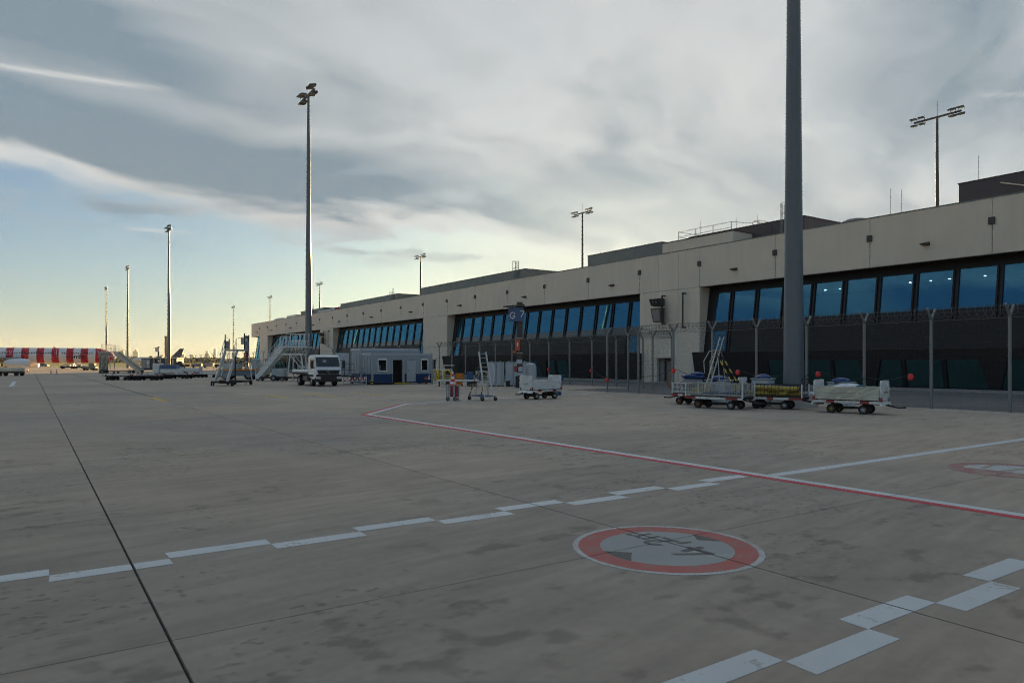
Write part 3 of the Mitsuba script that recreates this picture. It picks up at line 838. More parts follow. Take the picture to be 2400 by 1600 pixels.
def running_gear(t, wb, tr, L, W, zc, rims, tow=-1, stripes=None, r=.178):
    t.add('chassis', [box(-L / 2 + .05, L / 2 - .05, -W / 2 + .08, W / 2 - .08, zc - .09, zc), bar([-wb / 2, -tr / 2 + .1, r], [-wb / 2, tr / 2 - .1, r], .07), bar([wb / 2, -tr / 2 + .1, r], [wb / 2, tr / 2 - .1, r], .07),
                      box(-wb / 2 - .1, -wb / 2 + .1, -.2, .2, r, zc - .09), box(wb / 2 - .1, wb / 2 + .1, -.2, .2, r, zc - .09), bar([-wb / 2, 0, r + .04], [wb / 2, 0, r + .04], .08)], 'chassis_dark')
    for i, (x, y) in enumerate(((-wb / 2, -tr / 2), (wb / 2, -tr / 2), (-wb / 2, tr / 2), (wb / 2, tr / 2))):
        ty, ri = wheel(x, y, r, .13)
        w = t.add('wheel', ty, 'tyre', smooth=40)
        t.add('rim', ri, rims[i % len(rims)], to=w, smooth=40)
    e = tow * L / 2
    t.add('tow_bar', [bar([e - tow * .1, -.22, zc - .1], [e + tow * .45, 0, r + .1], .05), bar([e - tow * .1, .22, zc - .1], [e + tow * .45, 0, r + .1], .05), bar([e + tow * .45, 0, r + .1], [e + tow * .72, 0, r + .12], .06)], 'chassis_dark')
    if stripes:
        x = -L / 2
        for m, l in stripes:
            l *= L
            for s in (-1, 1):
                t.add('edge_strip', box(x + .002, x + l - .002, s * W / 2 - .025, s * W / 2 + .025, zc - .085, zc + .005), m)
            x += l


def tall_panel(x, W, z0, z1, ribs, m):
    """A ribbed end panel with rounded top corners; returns its meshes."""
    r = .14
    a = np.linspace(0, math.pi / 2, 6)
    out = [(-W / 2, z0), (W / 2, z0)] + [(W / 2 - r + r * math.cos(q), z1 - r + r * math.sin(q)) for q in a] + [(-W / 2 + r - r * math.sin(q), z1 - r + r * math.cos(q)) for q in a]
    ms = [yz(out, x - .018, x + .018)]
    for i in range(ribs):
        y = -W / 2 + .1 + (W - .2) / (ribs - 1) * i
        ms.append(box(x - .032, x + .032, y - .018, y + .018, z0 + .05, z1 - .1))
    return ms


def board_cart(label, at, rz, L, W, wb, tr, mside, boards, rims, tow, group, skirt=True):
    t = Th('baggage_cart', label, 'baggage cart', group, at=at, rz=rz)
    running_gear(t, wb, tr, L, W, .50, rims, tow, [('white_paint', .20), ('cart_red', .12), ('white_paint', .38), ('cart_red', .13), ('white_paint', .17)])
    t.add('floor', box(-L / 2, L / 2, -W / 2 + .03, W / 2 - .03, .51, .54), 'chassis_dark')
    h = (1.06 - .54) / boards
    for s in (-1, 1):
        for i in range(boards):
            t.add('side_board', cbox(-L / 2 + .07, L / 2 - .07, s * W / 2 - .018, s * W / 2 + .018, .545 + h * i, .545 + h * (i + 1) - .012, .006), mside)
        t.add('upright', [box(x - .022, x + .022, s * W / 2 - .026, s * W / 2 + .026, .545, 1.07) for x in np.linspace(-L / 2 + .09, L / 2 - .09, 6)[1:-1]], mside)
    for s in (-1, 1):
        k = t.add('end_panel', tall_panel(s * (L / 2 - .02), W + .06, .42, 1.31, 6, 'white_paint'), 'white_paint')
        for y in (-W / 2 + .08, W / 2 - .08):
            t.add('warning_triangle', yz([(y - .07, .50), (y + .07, .50), (y, .66)], s * (L / 2) + s * .013, s * (L / 2) + s * .02), 'chassis_dark', to=k)
        if s == tow or True:
            t.add('handle', [bar([s * (L / 2 + .05), -.2, .86], [s * (L / 2 + .05), .12, .86], .025), bar([s * (L / 2), -.2, .86], [s * (L / 2 + .05), -.2, .86], .02), bar([s * (L / 2), .12, .86], [s * (L / 2 + .05), .12, .86], .02)], 'chassis_dark', to=k)
            t.add('skirt', hexa([[s * (L / 2 - .02) - .02, -W / 2 - .08, .34], [s * (L / 2 + .08) - .02, -W / 2 - .08, .34], [s * (L / 2 + .08) - .02, W / 2 + .08, .34], [s * (L / 2 - .02) - .02, W / 2 + .08, .34],
                                 [s * (L / 2) - .02, -W / 2 - .03, .50], [s * (L / 2) + .02, -W / 2 - .03, .50], [s * (L / 2) + .02, W / 2 + .03, .50], [s * (L / 2) - .02, W / 2 + .03, .50]]), 'white_paint', to=k)
    for x in (-L / 2 + .02, L / 2 - .02):
        t.add('reflector', box(x - .05, x + .05, -W / 2 - .045, -W / 2 - .027, .50, .66), 'cart_red')
    return t


GC = 'baggage carts parked by the fence'
board_cart('white boarded baggage cart parked alone beside the rolling step ladder', place_by(22.62, 30.91, -.62, -.42, 4), 4, 2.1, 1.02, 1.30, .84, 'white_paint', 3, ['rim_steel'], -1, GC)
c5 = board_cart('cream sided baggage cart with a white sheet heaped in it, rightmost of the carts', place_by(26.33, 16.15, -.55, -.42, -77), -77, 2.5, 1.05, 1.18, .84, 'cream_paint', 2, ['rim_ochre', 'rim_steel'], 1, GC)


def wire_side(x0, x1, y, z0, z1, n, m='steel_tube', r=.012):
    ms = [bar([x0, y, z], [x1, y, z], r * 2.4) for z in (z0, z1)] + [bar([x0, y, (z0 + z1) / 2], [x1, y, (z0 + z1) / 2], r * 1.2)]
    ms += [bar([x, y, z0], [x, y, z1], r * (2.2 if i % 7 == 0 else 1.1)) for i, x in enumerate(np.linspace(x0, x1, n))]
    return cat(ms)


def wire_end(x, y0, y1, z0, z1, n, r=.012):
    return cat([bar([x, y0, z], [x, y1, z], r * 2.4) for z in (z0, z1)] + [bar([x, y, z0], [x, y, z1], r * 1.2) for y in np.linspace(y0, y1, n)])


def cage_cart(label, at, rz, L, W, wb, tr, rims, tow, n=24, bars='steel_tube', z1=1.08, stripes=None, tall=None):
    t = Th('cage_cart', label, 'cage cart', GC, at=at, rz=rz)
    running_gear(t, wb, tr, L, W, .50, rims, tow, stripes or [('cart_red', .20), ('white_paint', .52), ('cart_red', .20), ('white_paint', .08)])
    t.add('floor', box(-L / 2, L / 2, -W / 2 + .03, W / 2 - .03, .51, .54), 'chassis_dark')
    for s in (-1, 1):
        t.add('cage_side', wire_side(-L / 2 + .03, L / 2 - .03, s * (W / 2 - .03), .60, z1, n), bars)
        t.add('corner_post', [bar([x, s * (W / 2 - .03), .50], [x, s * (W / 2 - .03), z1 + .04], .05) for x in (-L / 2 + .02, L / 2 - .02)], 'white_paint')
    for s in (-1, 1):
        t.add('cage_end', wire_end(s * (L / 2 - .02), -W / 2 + .03, W / 2 - .03, .60, (tall or {}).get(s, z1), 9), bars)
    return t


P3 = place_by(24.30, 21.22, -.79, -.42, -80)
cage_cart('grey wire cage cart with red and white edge carrying the striped step ladder', P3, -80, 2.75, 1.1, 1.58, .84, ['rim_rust', 'rim_steel'], 1)
P4 = place_by(26.17, 19.60, -.6, -.42, -72)
c4 = cage_cart('cage cart loaded with yellow mats, before the white mast base', P4, -72, 2.7, 1.08, 1.2, .84, ['tyre', 'rim_steel'], 1, 18, 'chassis_dark', 1.04, [('white_paint', .46), ('cart_red', .10), ('white_paint', .24), ('cart_red', .20)], {1: 1.30})
k = c4.add('end_panel', tall_panel(-1.36, 1.12, .42, 1.34, 4, 'white_paint'), 'white_paint', label='white end panel with an orange sticker')
c4.add('sticker', box(-1.400, -1.394, -.12, .05, .78, 1.06), 'orange_paint', to=k)
c4.add('corner_pad', [box(-1.42, -1.33, s * .5 - .09, s * .5 + .09, 1.10, 1.20) for s in (-1, 1)], 'chassis_dark', to=k)
P2c = place_by(25.62, 23.51, -.5, -.42, -78)
c2 = cage_cart('small cart with white barred sides and a blue tarpaulin on top, leftmost of the row', P2c, -78, 1.75, 1.0, 1.0, .84, ['rim_rust', 'tyre'], -1, 8, 'white_paint', 1.02, [('cart_red', .2), ('white_paint', .14), ('cart_red', .1), ('white_paint', .16), ('cart_red', .14), ('white_paint', .2), ('cart_red', .06)])
c2.add('drawbar', [bar([-.9, 0, .38], [-1.5, .02, 1.06], .07), bar([-1.5, -.1, 1.06], [-1.5, .14, 1.06], .05)], 'rim_rust')


def on(th, lx, ly, z):
    return tuple((th.M @ [lx, ly, z, 1])[:3])


def load(name, mesh, m, label, cate, th, lx, ly, z, smooth=True):
    solo(name, mesh, m, label, cate, at=on(th, lx, ly, z), rz=math.degrees(math.atan2(th.M[1, 0], th.M[0, 0])), smooth=smooth)


load('sheet_bundle', cat([blob(.62, .40, .34, 3, .22, 2.4), mv(blob(.38, .34, .30, 4, .22), .35, -.05, .03)]), 'white_cloth', 'white sheet heaped over the load of the rightmost cart', 'sheet', c5, -.15, 0, .83)
load('teal_bag', blob(.26, .2, .2, 9, .18), 'teal_cloth', 'dark teal bag half under the white sheet', 'bag', c5, .42, -.2, .92)
load('blue_tarpaulin', cat([blob(.52, .42, .13, 5, .3, 3), mv(blob(.3, .3, .1, 8, .3, 3), .2, .1, .12)]), 'blue_tarp', 'rumpled blue tarpaulin lying on top of the leftmost cage cart', 'tarpaulin', c2, -.05, 0, 1.33)
load('grey_sack', blob(.55, .38, .30, 12, .25, 3), 'grey_lumps', 'grey lumpy sack under the rumpled blue tarpaulin', 'sack', c2, -.05, 0, 1.0)
load('yellow_crate', cbox(-.35, .35, -.25, .25, 0, .36, .03), 'yellow_mat', 'ochre crate inside the white barred cart', 'crate', c2, .35, 0, .55, False)
for i, (lx, lz, sx) in enumerate(((-.62, .64, .50), (.18, .66, .46), (.78, .64, .40), (-.2, .86, .5), (.62, .84, .46))):
    load('yellow_mat', mv(lathe([(.10, -sx), (.125, -sx * .8), (.13, sx * .8), (.10, sx)], 12, 'x'), 0, 0, 0), 'yellow_mat', 'rolled yellow mat in the dark cage cart', 'mat', c4, lx, -.2 + .12 * (i % 3), lz)
    labels[list(scene)[-1]]['group'] = 'rolled yellow mats in the dark cage'
# blue tanks standing behind the carts
for (x, y, z, rx, lab) in ((27.0, 22.3, 1.22, .50, 'blue cover on the box behind the striped step ladder'), (28.0, 20.6, 1.30, .36, 'blue cover behind the white panelled cart with the orange sticker'), (29.2, 17.5, 1.18, .42, 'dark blue cover behind the cream sided cart')):
    solo('blue_cover', mv(blob(rx, .35, .16, int(x * 7), .25, 3), x, y, z), 'blue_tarp', lab, 'cover', smooth=True)
    b = Th('stowage_box', {27.0: 'grey box under the blue cover behind the striped step ladder', 28.0: 'grey box under the blue cover near the mast base', 29.2: 'grey box under the dark blue cover behind the cream sided cart'}[x], 'box', at=(x, y, 0), rz=-80)
    b.add('body', cbox(-rx - .05, rx + .05, -.36, .36, .0, z - .08, .05), 'cabinet_pale')
    b.add('lid', cbox(-rx - .08, rx + .08, -.39, .39, z - .078, z - .03, .015), 'cabinet_grey')

# ------------------------------------------------------------------ step ladders
def striped(t, p, q, r, name='striped_leg', n=9):
    p, q = np.array(p, float), np.array(q, float)
    for i in range(n):
        a, b = p + (q - p) * i / n, p + (q - p) * (i + 1) / n
        t.add(name, tube(a, b, r, n=8), 'safety_yellow' if i % 2 else 'chassis_dark')


def step_ladder(label, at, rz, castors=True, hs=2.55, spin=1):
    t = Th('step_ladder', label, 'step ladder', 'rolling step ladders', at=at, rz=rz)
    z0 = .14 if castors else .03
    b, f = 1.5, .38
    for a_, c_ in (((-f, 0, z0 + .1), (f, 0, z0 + .1)), ((-f, b, z0 + .1), (f, b, z0 + .1)), ((-f, 0, z0 + .1), (-f, b, z0 + .1)), ((f, 0, z0 + .1), (f, b, z0 + .1)), ((-f, .75, z0 + .1), (f, .75, z0 + .1))):
        t.add('base_bar', bar(a_, c_, .055), 'blue_tube')
    if castors:
        for x, y in ((-f, 0), (f, 0), (-f, b), (f, b)):
            ty, ri = wheel(x + .03, y, .10, .06, 'y')
            w = t.add('castor', ty, 'tyre', smooth=40)
            t.add('fork', [box(x - .03, x + .06, y - .05, y - .035, .10, z0 + .08), box(x - .03, x + .06, y + .035, y + .05, .10, z0 + .08)], 'blue_tube', to=w)
    top = .62
    for s in (-1, 1):
        t.add('rail', bar([s * .25, -.05, z0 + .05], [s * .205, top + .06, hs], .035, .07), 'alu')
        t.add('hand_rail', path([[s * .30, .02, 1.0], [s * .36, .0, 1.5], [s * .34, .25, 1.95], [s * .25, .5, 1.98]], .018), 'alu')
        striped(t, [s * f * .93, b - .02, z0 + .12], [s * .25, .62, hs * .66], .028)
        t.add('upper_leg', tube([s * .25, .62, hs * .66], [s * .21, .50, hs * .80], .022), 'blue_tube')
        t.add('strut', tube([s * f, .75, z0 + .1], [s * .24, .60, hs * .62], .02), 'steel_tube')
    n = 10
    for i in range(n):
        u = (i + .6) / n
        w = .25 - .045 * u
        y, z = -.05 + (top + .11) * u, z0 + .05 + (hs - z0 - .05) * u
        t.add('rung', box(-w + .018, w - .018, y - .035, y + .04, z - .012, z + .014), 'alu')
    return t


step_ladder('aluminium step ladder on a blue wheeled base with striped legs, standing on the apron', (19.67, 31.12, 0), -4)
step_ladder('aluminium step ladder with black and yellow legs standing on the cage cart', (24.62, 21.0, .54), -162, castors=False)

# ------------------------------------------------------------------ barrow and traffic cones
ba = Th('steel_barrow', 'grey and red two wheeled barrow under the traffic cone', 'barrow', at=(18.36, 32.55, 0), rz=-20)
ba.add('frame', [bar([-.30, y, .16], [-.30, y, .82], .04) for y in (-.22, .22)] + [bar([.30, y, .16], [.30, y, .82], .04) for y in (-.22, .22)] + [bar([-.30, -.22, z], [.30, -.22, z], .035) for z in (.2, .8)] + [bar([-.30, .22, z], [.30, .22, z], .035) for z in (.2, .8)], 'steel_tube')
ba.add('tray', box(-.28, .28, -.2, .2, .18, .21), 'steel_tube')
ba.add('grey_bin', cbox(-.27, -.16, -.19, .19, .212, .80, .01), 'cabinet_grey')
ba.add('red_bin', cbox(-.155, -.02, -.235, .19, .212, .78, .015), 'deep_red')
ba.add('grey_bin', cbox(-.015, .09, -.19, .19, .212, .76, .01), 'cabinet_grey')
ba.add('red_bin', cbox(.095, .22, -.235, .19, .212, .80, .015), 'deep_red')
ba.add('side_mesh', [box(.285, .30, -.2 + .4 * i / 12, -.185 + .4 * i / 12, .22, .78) for i in range(13)] + [box(.30, .312, -.2, .2, z, z + .015) for z in np.arange(.24, .78, .06)], 'steel_tube')
for x in (-.30, .08):
    ty, ri = wheel(x, -.24, .10, .07)
    w = ba.add('wheel', ty, 'tyre', smooth=40); ba.add('rim', ri, 'rim_steel', to=w)
ba.add('stand', [bar([.28, -.18, 0], [.28, -.18, .18], .03), bar([.28, .18, 0], [.28, .18, .18], .03), bar([.2, -.24, .012], [.42, -.24, .012], .05, .02)], 'chassis_dark')


def cone(label, at, s=1.0, group=None):
    t = Th('traffic_cone', label, 'traffic cone', group, at=at)
    t.add('base', cbox(-.19 * s, .19 * s, -.19 * s, .19 * s, 0, .035 * s, .012), 'cone_red')
    rr = lambda z: (.145 - .115 * z / .66) * s
    zs = [.035, .16, .30, .44, .57, .68]
    for i, (a, b) in enumerate(zip(zs[:-1], zs[1:])):
        t.add('band', lathe([(rr(a), a * s), (rr(b), b * s)], 16), 'cone_white' if i % 2 == 0 else 'cone_red', smooth=40)


cone('red and white traffic cone stuck on top of the grey barrow', (18.36, 32.55, .83))
cone('small traffic cone on the white trailer by the hose rack', (26.9, 51.6, .62), .6)
for i, (x, y) in enumerate(((3.1, 146.5), (3.9, 146.2), (-1.6, 128.0), (-.2, 170))):
    cone('distant traffic cone standing in the sun below the striped airliner', (x, y, 0), 1.25, 'cones below the airliner')

# ------------------------------------------------------------------ gear by the second pillar
hr = Th('hose_rack', 'white frame rack hung with yellow hoses beside the office container', 'hose rack', at=(28.7, 52.6, 0), rz=-34)
hr.add('frame', [bar([x, y, .1], [x, y, 1.42], .06) for x in (-.75, 0, .75) for y in (-.3, .3)] + [bar([-.75, y, z], [.75, y, z], .06) for y in (-.3, .3) for z in (.2, 1.4)] + [bar([.1, -.3, 1.75], [1.0, -.3, 1.75], .06), bar([.2, -.3, 1.4], [.2, -.3, 1.75], .04)], 'white_paint')
tt = np.linspace(0, 2 * math.pi, 19)
for i, (x, rx) in enumerate(((-.62, .14), (-.42, .12), (-.22, .13), (.42, .34), (.44, .27))):
    hr.add('hose', path([[x + rx * math.cos(a), -.34 - .03 * (i % 2), .92 + .44 * math.sin(a)] for a in tt], .055, 7), 'safety_yellow' if i % 2 else 'yellow_mat')
tw = Th('flat_trailer', 'low white trailer with small wheels lying before the hose rack', 'trailer', at=(29.6, 50.9, 0), rz=-34)
tw.add('deck', [cbox(-2.1, 1.4, -.3, .3, .42, .56, .03), bar([1.4, 0, .45], [2.3, 0, .4], .07)], 'white_paint')
for x in (-1.2, .7, 1.1):
    for y in (-.3, .3):
        ty, ri = wheel(x, y, .15, .08)
        w = tw.add('wheel', ty, 'tyre'); tw.add('rim', ri, 'rim_steel', to=w)
tw.add('leg', [bar([-1.9, y, 0], [-1.9, y, .43], .06) for y in (-.25, .25)] + [bar([-1.2, -.3, .15], [-1.2, .3, .15], .05), box(-1.35, -1.05, -.25, .25, .15, .42), box(.55, 1.25, -.25, .25, .15, .42)], 'chassis_dark')
ob = Th('orange_bin', 'orange wheeled bin between the hose rack and blue crates', 'bin', at=(30.2, 52.4, 0), rz=-34)
ob.add('body', hexa([[-.25, -.22, .1], [.25, -.22, .1], [.25, .22, .1], [-.25, .22, .1], [-.31, -.28, 1.0], [.31, -.28, 1.0], [.31, .28, 1.0], [-.31, .28, 1.0]]), 'orange_paint')
ob.add('lid', cbox(-.34, .34, -.31, .31, 1.002, 1.06, .02), 'orange_paint')
for s in (-1, 1):
    ob.add('wheel', wheel(s * .2, .2, .09, .05)[0], 'tyre')
for i in range(4):
    c = solo('blue_crate', [cbox(-.26, .26, -.2, .2, .30 * i + .006, .30 * i + .29, .02)] + [box(-.27, .27, -.21, .21, .30 * i + .2, .30 * i + .23)], 'blue_plastic', 'blue crate in the stack by the orange bin', 'crate', 'stacked blue crates', at=(30.95, 51.9, 0), rz=-34)
sr = Th('shelf_trolley', 'white framed trolley with blue goods behind the rolling step ladder', 'trolley', at=(31.9, 51.5, 0), rz=-34)
sr.add('frame', [bar([x, y, .12], [x, y, 1.3], .05) for x in (-.5, .5) for y in (-.28, .28)] + [bar([-.5, y, z], [.5, y, z], .05) for y in (-.28, .28) for z in (.3, 1.28)], 'white_paint')
sr.add('shelf', [box(-.5, .5, -.28, .28, .31, .34)], 'white_paint')
sr.add('top_load', cbox(-.62, .62, -.3, .3, 1.31, 1.52, .04), 'chassis_dark')
for x in (-.5, .5):
    for y in (-.28, .28):
        sr.add('wheel', wheel(x, y, .07, .04)[0], 'tyre')
sr.add('goods', [cbox(-.42, -.15, -.2, .2, .345, .95, .02), cbox(-.08, .2, -.2, .2, .345, 1.05, .02)], 'blue_plastic')

cb = [(32.05, 50.15), (32.62, 49.76), (33.25, 49.34), (33.80, 48.96), (34.35, 48.6)]
for i, (x, y) in enumerate(cb):
    t = Th('steel_cabinet', 'tall pale steel cabinet in the row left of the stand sign post', 'cabinet', 'row of tall pale cabinets', at=(x, y, 0), rz=-34)
    t.add('body', cbox(-.325, .325, -.3, .3, .06, 2.0, .02), 'cabinet_grey')
    t.add('door', cbox(-.30, .02 if i % 2 else .30, -.325, -.303, .12, 1.93, .008), 'cabinet_pale')
    t.add('foot', box(-.3, .3, -.27, .27, 0, .058), 'chassis_dark')
    t.add('roof', [cbox(-.34, .34, -.33, .33, 2.002, 2.04, .01)] + [box(-.1, .02, -.1, .1, 2.041, 2.10)], 'cabinet_pale')
bn = Th('litter_bin', 'small dark litter bin before the tall cabinets', 'bin', at=(32.6, 48.6, 0))
bn.add('body', lathe([(.16, 0), (.18, .48)], 14), 'chassis_dark', smooth=40)
bn.add('lid', lathe([(.19, .482), (.19, .56), (.12, .62)], 14), 'cabinet_grey', smooth=40)

# ------------------------------------------------------------------ stand sign posts
def stand_post(y, label, letters):
    t = Th('stand_sign_post', label, 'sign post', 'stand sign posts', at=(31.97, y, 0), rz=-38)
    t.add('post', [cbox(-.225, .225, -.2, .2, .02, 6.74, .03)], 'post_brown')
    k = t.add('sign_box', cbox(-.86, .32, -.46, -.22, 5.20, 6.30, .02), 'sign_blue' if letters else 'cabinet_grey', label='blue sign box with white characters' if letters else None)
    if letters:
        for s, x in letters:
            m = meshkit.text_mesh(s, .50, .006)
            m.apply_transform(np.array([[1, 0, 0, x], [0, 0, -1, -.461], [0, 1, 0, 5.42 if s == 'G' else 5.53], [0, 0, 0, 1.0]]))
            t.add('character', m, 'letter_white', to=k)
    t.add('lamp_arm', [hexa([[-1.25, -.75, 6.33], [.40, -.6, 6.36], [.40, .1, 6.36], [-1.25, -.1, 6.33], [-1.25, -.75, 6.39], [.40, -.6, 6.52], [.40, .1, 6.52], [-1.25, -.1, 6.39]])], 'lamp_housing')
    t.add('call_box', cbox(-.34, .03, -.36, -.203, 2.90, 3.80, .02), 'box_red', label='orange red box with a white label')
    t.add('call_label', box(-.20, -.10, -.366, -.361, 3.25, 3.55), 'letter_white')
    t.add('hook', box(-.52, -.342, -.33, -.23, 2.74, 2.92), 'orange_paint')
    t.add('band', [box(-.23, .23, -.206, .206, z, z + .05) for z in (2.72, 3.86)], 'steel_tube')
    t.add('blue_panel', box(-.22, .2, -.24, -.203, 1.90, 2.22), 'cabinet_pale')
    t.add('red_socket', [cbox(-.42, -.14, -.42, -.203, 1.28, 1.72, .04)], 'cart_red')
    t.add('switch_box', [cbox(-.1, .22, -.4, -.203, 1.25, 1.65, .03), box(-.3, .3, -.26, .26, .95, 1.2)], 'cabinet_pale')
    t.add('cable_box', cbox(-.32, .30, -.30, .30, .02, .92, .03), 'chassis_dark')


stand_post(45.98, 'brown stand post with blue G 7 sign and orange red call box', [('G', -.80), ('7', .00)])
stand_post(131.0, 'brown stand post left of the far end of the terminal, behind the steep stairs', None)
stand_post(235.0, 'small distant brown stand post left of the chimney', None)
tk = Th('white_tank', 'pale rounded tank standing beside the stand sign post', 'tank', at=(33.0, 45.9, 0))
tk.add('body', lathe([(.42, .1), (.44, .2), (.44, 1.6), (.36, 1.86), (.1, 1.95)], 20), 'cabinet_pale', smooth=50)
tk.add('foot', lathe([(.3, 0), (.3, .099)], 14), 'chassis_dark')
bb = Th('blue_barrel', 'open blue barrel behind the boarded baggage cart', 'barrel', at=(26.55, 34.0, 0))
bb.add('body', lathe([(.13, .05), (.27, 1.18), (.29, 1.24), (.26, 1.24)], 18), 'blue_plastic', smooth=40)
bb.add('foot', lathe([(.12, 0), (.12, .049)], 14), 'chassis_dark')

# ------------------------------------------------------------------ office containers
def container(label, at, H, front):
    t = Th('office_container', label, 'office container', at=at)
    L, W = 6.06, 2.44
    zb = .95
    # front wall in pieces round the openings; x from the left corner
    def wall(x0, x1, z0, z1, m):
        return box(x0, x1, -.0, .06, z0, z1)
    op = [(.55, 1.45, 1.18, 2.36), (2.0, 2.98, .22, 2.22), (3.4, 4.3, .22, 2.22), (4.85, 5.6, 1.18, 2.36)] if front else []
    xs = [0.1]
    up, lo = [], []
    for (a, b, z0, z1) in op:
        up.append(wall(xs[-1], a, zb, H - .2, 0)); lo.append(wall(xs[-1], a, .15, zb - .003, 0))
        up.append(wall(a, b, z1, H - .2, 0))
        if z0 > zb:
            up.append(wall(a, b, zb, z0, 0)); lo.append(wall(a, b, .15, zb - .003, 0))
        xs.append(b)
    up.append(wall(xs[-1], L - .1, zb, H - .2, 0)); lo.append(wall(xs[-1], L - .1, .15, zb - .003, 0))
    t.add('front_wall', up, 'container_wall'); t.add('blue_base', lo, 'container_blue')
    # corrugated ends
    for x, s in ((0, -1), (L, 1)):
        for i in range(7):
            a = .12 + (W - .24) / 7 * i
            d = .0 if i % 2 else .03
            k = box(min(x, x - s * (.06)) - 0, max(x, x - s * .06), a + .004, a + (W - .24) / 7 - .004, zb, H - .2)
            t.add('end_panel', mv(k, -s * d), 'container_wall')
            k = box(min(x, x - s * .06), max(x, x - s * .06), a + .004, a + (W - .24) / 7 - .004, .15, zb - .003)
            t.add('end_base', mv(k, -s * d), 'container_blue')
    t.add('rear_wall', box(.1, L - .1, W - .06, W, .15, H - .2), 'container_wall')
    t.add('floor', box(.05, L - .05, .07, W - .07, .10, .16), 'dark_inside')
    t.add('inner_wall', box(.1, L - .1, W * .75, W * .75 + .05, .17, H - .22), 'dark_inside')
    for x in (0, L - .12):
        for y in (0, W - .12):
            t.add('corner_post', box(x - .012, x + .132, y - .012, y + .132, 0, H), 'container_wall')
    t.add('roof_edge', [box(.133, L - .133, -.01, .11, H - .198, H - .01), box(.133, L - .133, W - .11, W + .01, H - .198, H - .01), box(-.01, .11, .133, W - .133, H - .198, H - .01), box(L - .11, L + .01, .133, W - .133, H - .198, H - .01)], 'cabinet_pale')
    t.add('roof', box(.05, L - .05, .05, W - .05, H - .12, H - .02), 'cabinet_grey')
    if not front:
        return t
    for a, b, z0, z1 in (op[0], op[3]):
        w = t.add('window', [box(a, b, -.035, .05, z0, z0 + .09), box(a, b, -.035, .05, z1 - .16, z1), box(a, a + .08, -.035, .05, z0 + .091, z1 - .161), box(b - .08, b, -.035, .05, z0 + .091, z1 - .161)], 'upvc')
        t.add('pane', trimesh.Trimesh([[a + .08, .02, z0 + .09], [b - .08, .02, z0 + .09], [b - .08, .02, z1 - .16], [a + .08, .02, z1 - .16]], [[0, 1, 2], [0, 2, 3]]), 'clear_glass', to=w)
    w = t.add('curtain', [box(.66, .86, .10, .13, 1.3, 1.75)], 'white_cloth')
    a, b, z0, z1 = op[1]
    d = t.add('door', mv(box(0, .92, -.04, 0, z0, z1 - .04), b - .02, -.01, 0, rz=-104.5), 'cabinet_pale', label='pale door standing open')
    t.add('step', [cbox(a + .1, b + .4, -.75, -.1, .006, .17, .02)], 'yellow_mat')
    a, b, z0, z1 = op[2]
    d = t.add('door', cbox(a + .03, b - .03, -.03, .02, z0, z1 - .03, .01), 'cabinet_pale', label='closed pale door')
    t.add('handle', box(a + .12, a + .16, -.06, -.031, 1.2, 1.34), 'chassis_dark', to=d)
    t.add('door_frame', [box(q, q + .03, -.02, .05, z0, z1) for q in (op[1][0], op[1][1] - .03, op[2][0], op[2][1] - .03)], 'cabinet_pale')
    t.add('step', cbox(a, b, -.5, -.1, .006, .13, .02), 'plinth')
    return t


container('blue based office container with an open door facing the apron', (25.25, 59.38, 0), 2.85, True)
container('taller grey container standing behind the blue based office container', (25.30, 62.1, 0), 3.32, False)
for i, (x, y) in enumerate(((25.0, 58.8), (31.2, 58.9))):
    t = Th('striped_bollard', 'black and yellow striped bollard at the %s corner of the office container' % ('left' if i == 0 else 'right'), 'bollard', 'striped bollards', at=(x, y, 0), rz=-30)
    for j in range(4):
        t.add('band', box(-.12, .12, -.08, .08, .11 * j, .11 * (j + 1)), 'safety_yellow' if j % 2 else 'chassis_dark')
sk = Th('standpipe_box', 'small pale and dark stand before the right end of the office container', 'stand', at=(30.3, 58.7, 0), rz=-34)
sk.add('post', cbox(-.1, .14, -.1, .1, 0, .4, .02), 'chassis_dark'); sk.add('head', cbox(-.16, .16, -.12, .12, .401, .62, .03), 'sign_red')

sw = Th('switch_cabinet', 'pale switch cabinet raised behind railings left of the office container', 'cabinet', at=(23.6, 62.2, 0), rz=-12)
sw.add('body', cbox(-.55, .55, -.35, .35, .80, 2.85, .02), 'cabinet_grey')
sw.add('door', [cbox(-.5, -.01, -.38, -.352, .86, 2.78, .01), cbox(.01, .5, -.38, -.352, .86, 2.78, .01)], 'cabinet_pale')
sw.add('platform', box(-.8, .9, -.9, .4, .68, .78), 'chassis_dark')
sw.add('leg', [bar([x, y, 0], [x, y, .68], .08) for x in (-.7, .8) for y in (-.8, .3)], 'chassis_dark')
sw.add('railing', [bar([x, -.88, .78], [x, -.88, 1.85], .045) for x in (-.78, .05, .88)] + [bar([-.78, -.88, z], [.88, -.88, z], .04) for z in (1.3, 1.83)], 'chassis_dark')
rk = Th('barrier_rack', 'low grey rack filled with orange and white barriers beside the truck', 'rack', at=(23.5, 59.0, 0), rz=-20)
rk.add('frame', [bar([x, y, .05], [x, y, .78], .05) for x in (-.95, .95) for y in (-.3, .3)] + [bar([-.95, y, z], [.95, y, z], .05) for y in (-.3, .3) for z in (.12, .34)] + [box(.98, 1.02, -.3, .3, .05, .78)], 'cabinet_grey')
rk.add('shelf', box(-.93, .93, -.28, .28, .35, .38), 'cabinet_grey')
for i in range(9):
    x = -.84 + .21 * i
    for j, z in enumerate((.385, .56)):
        rk.add('barrier', xz([(x - .085, z), (x + .085, z), (x, z + .16)], -.30, .2), 'cone_white' if (i + j) % 2 else 'box_red')

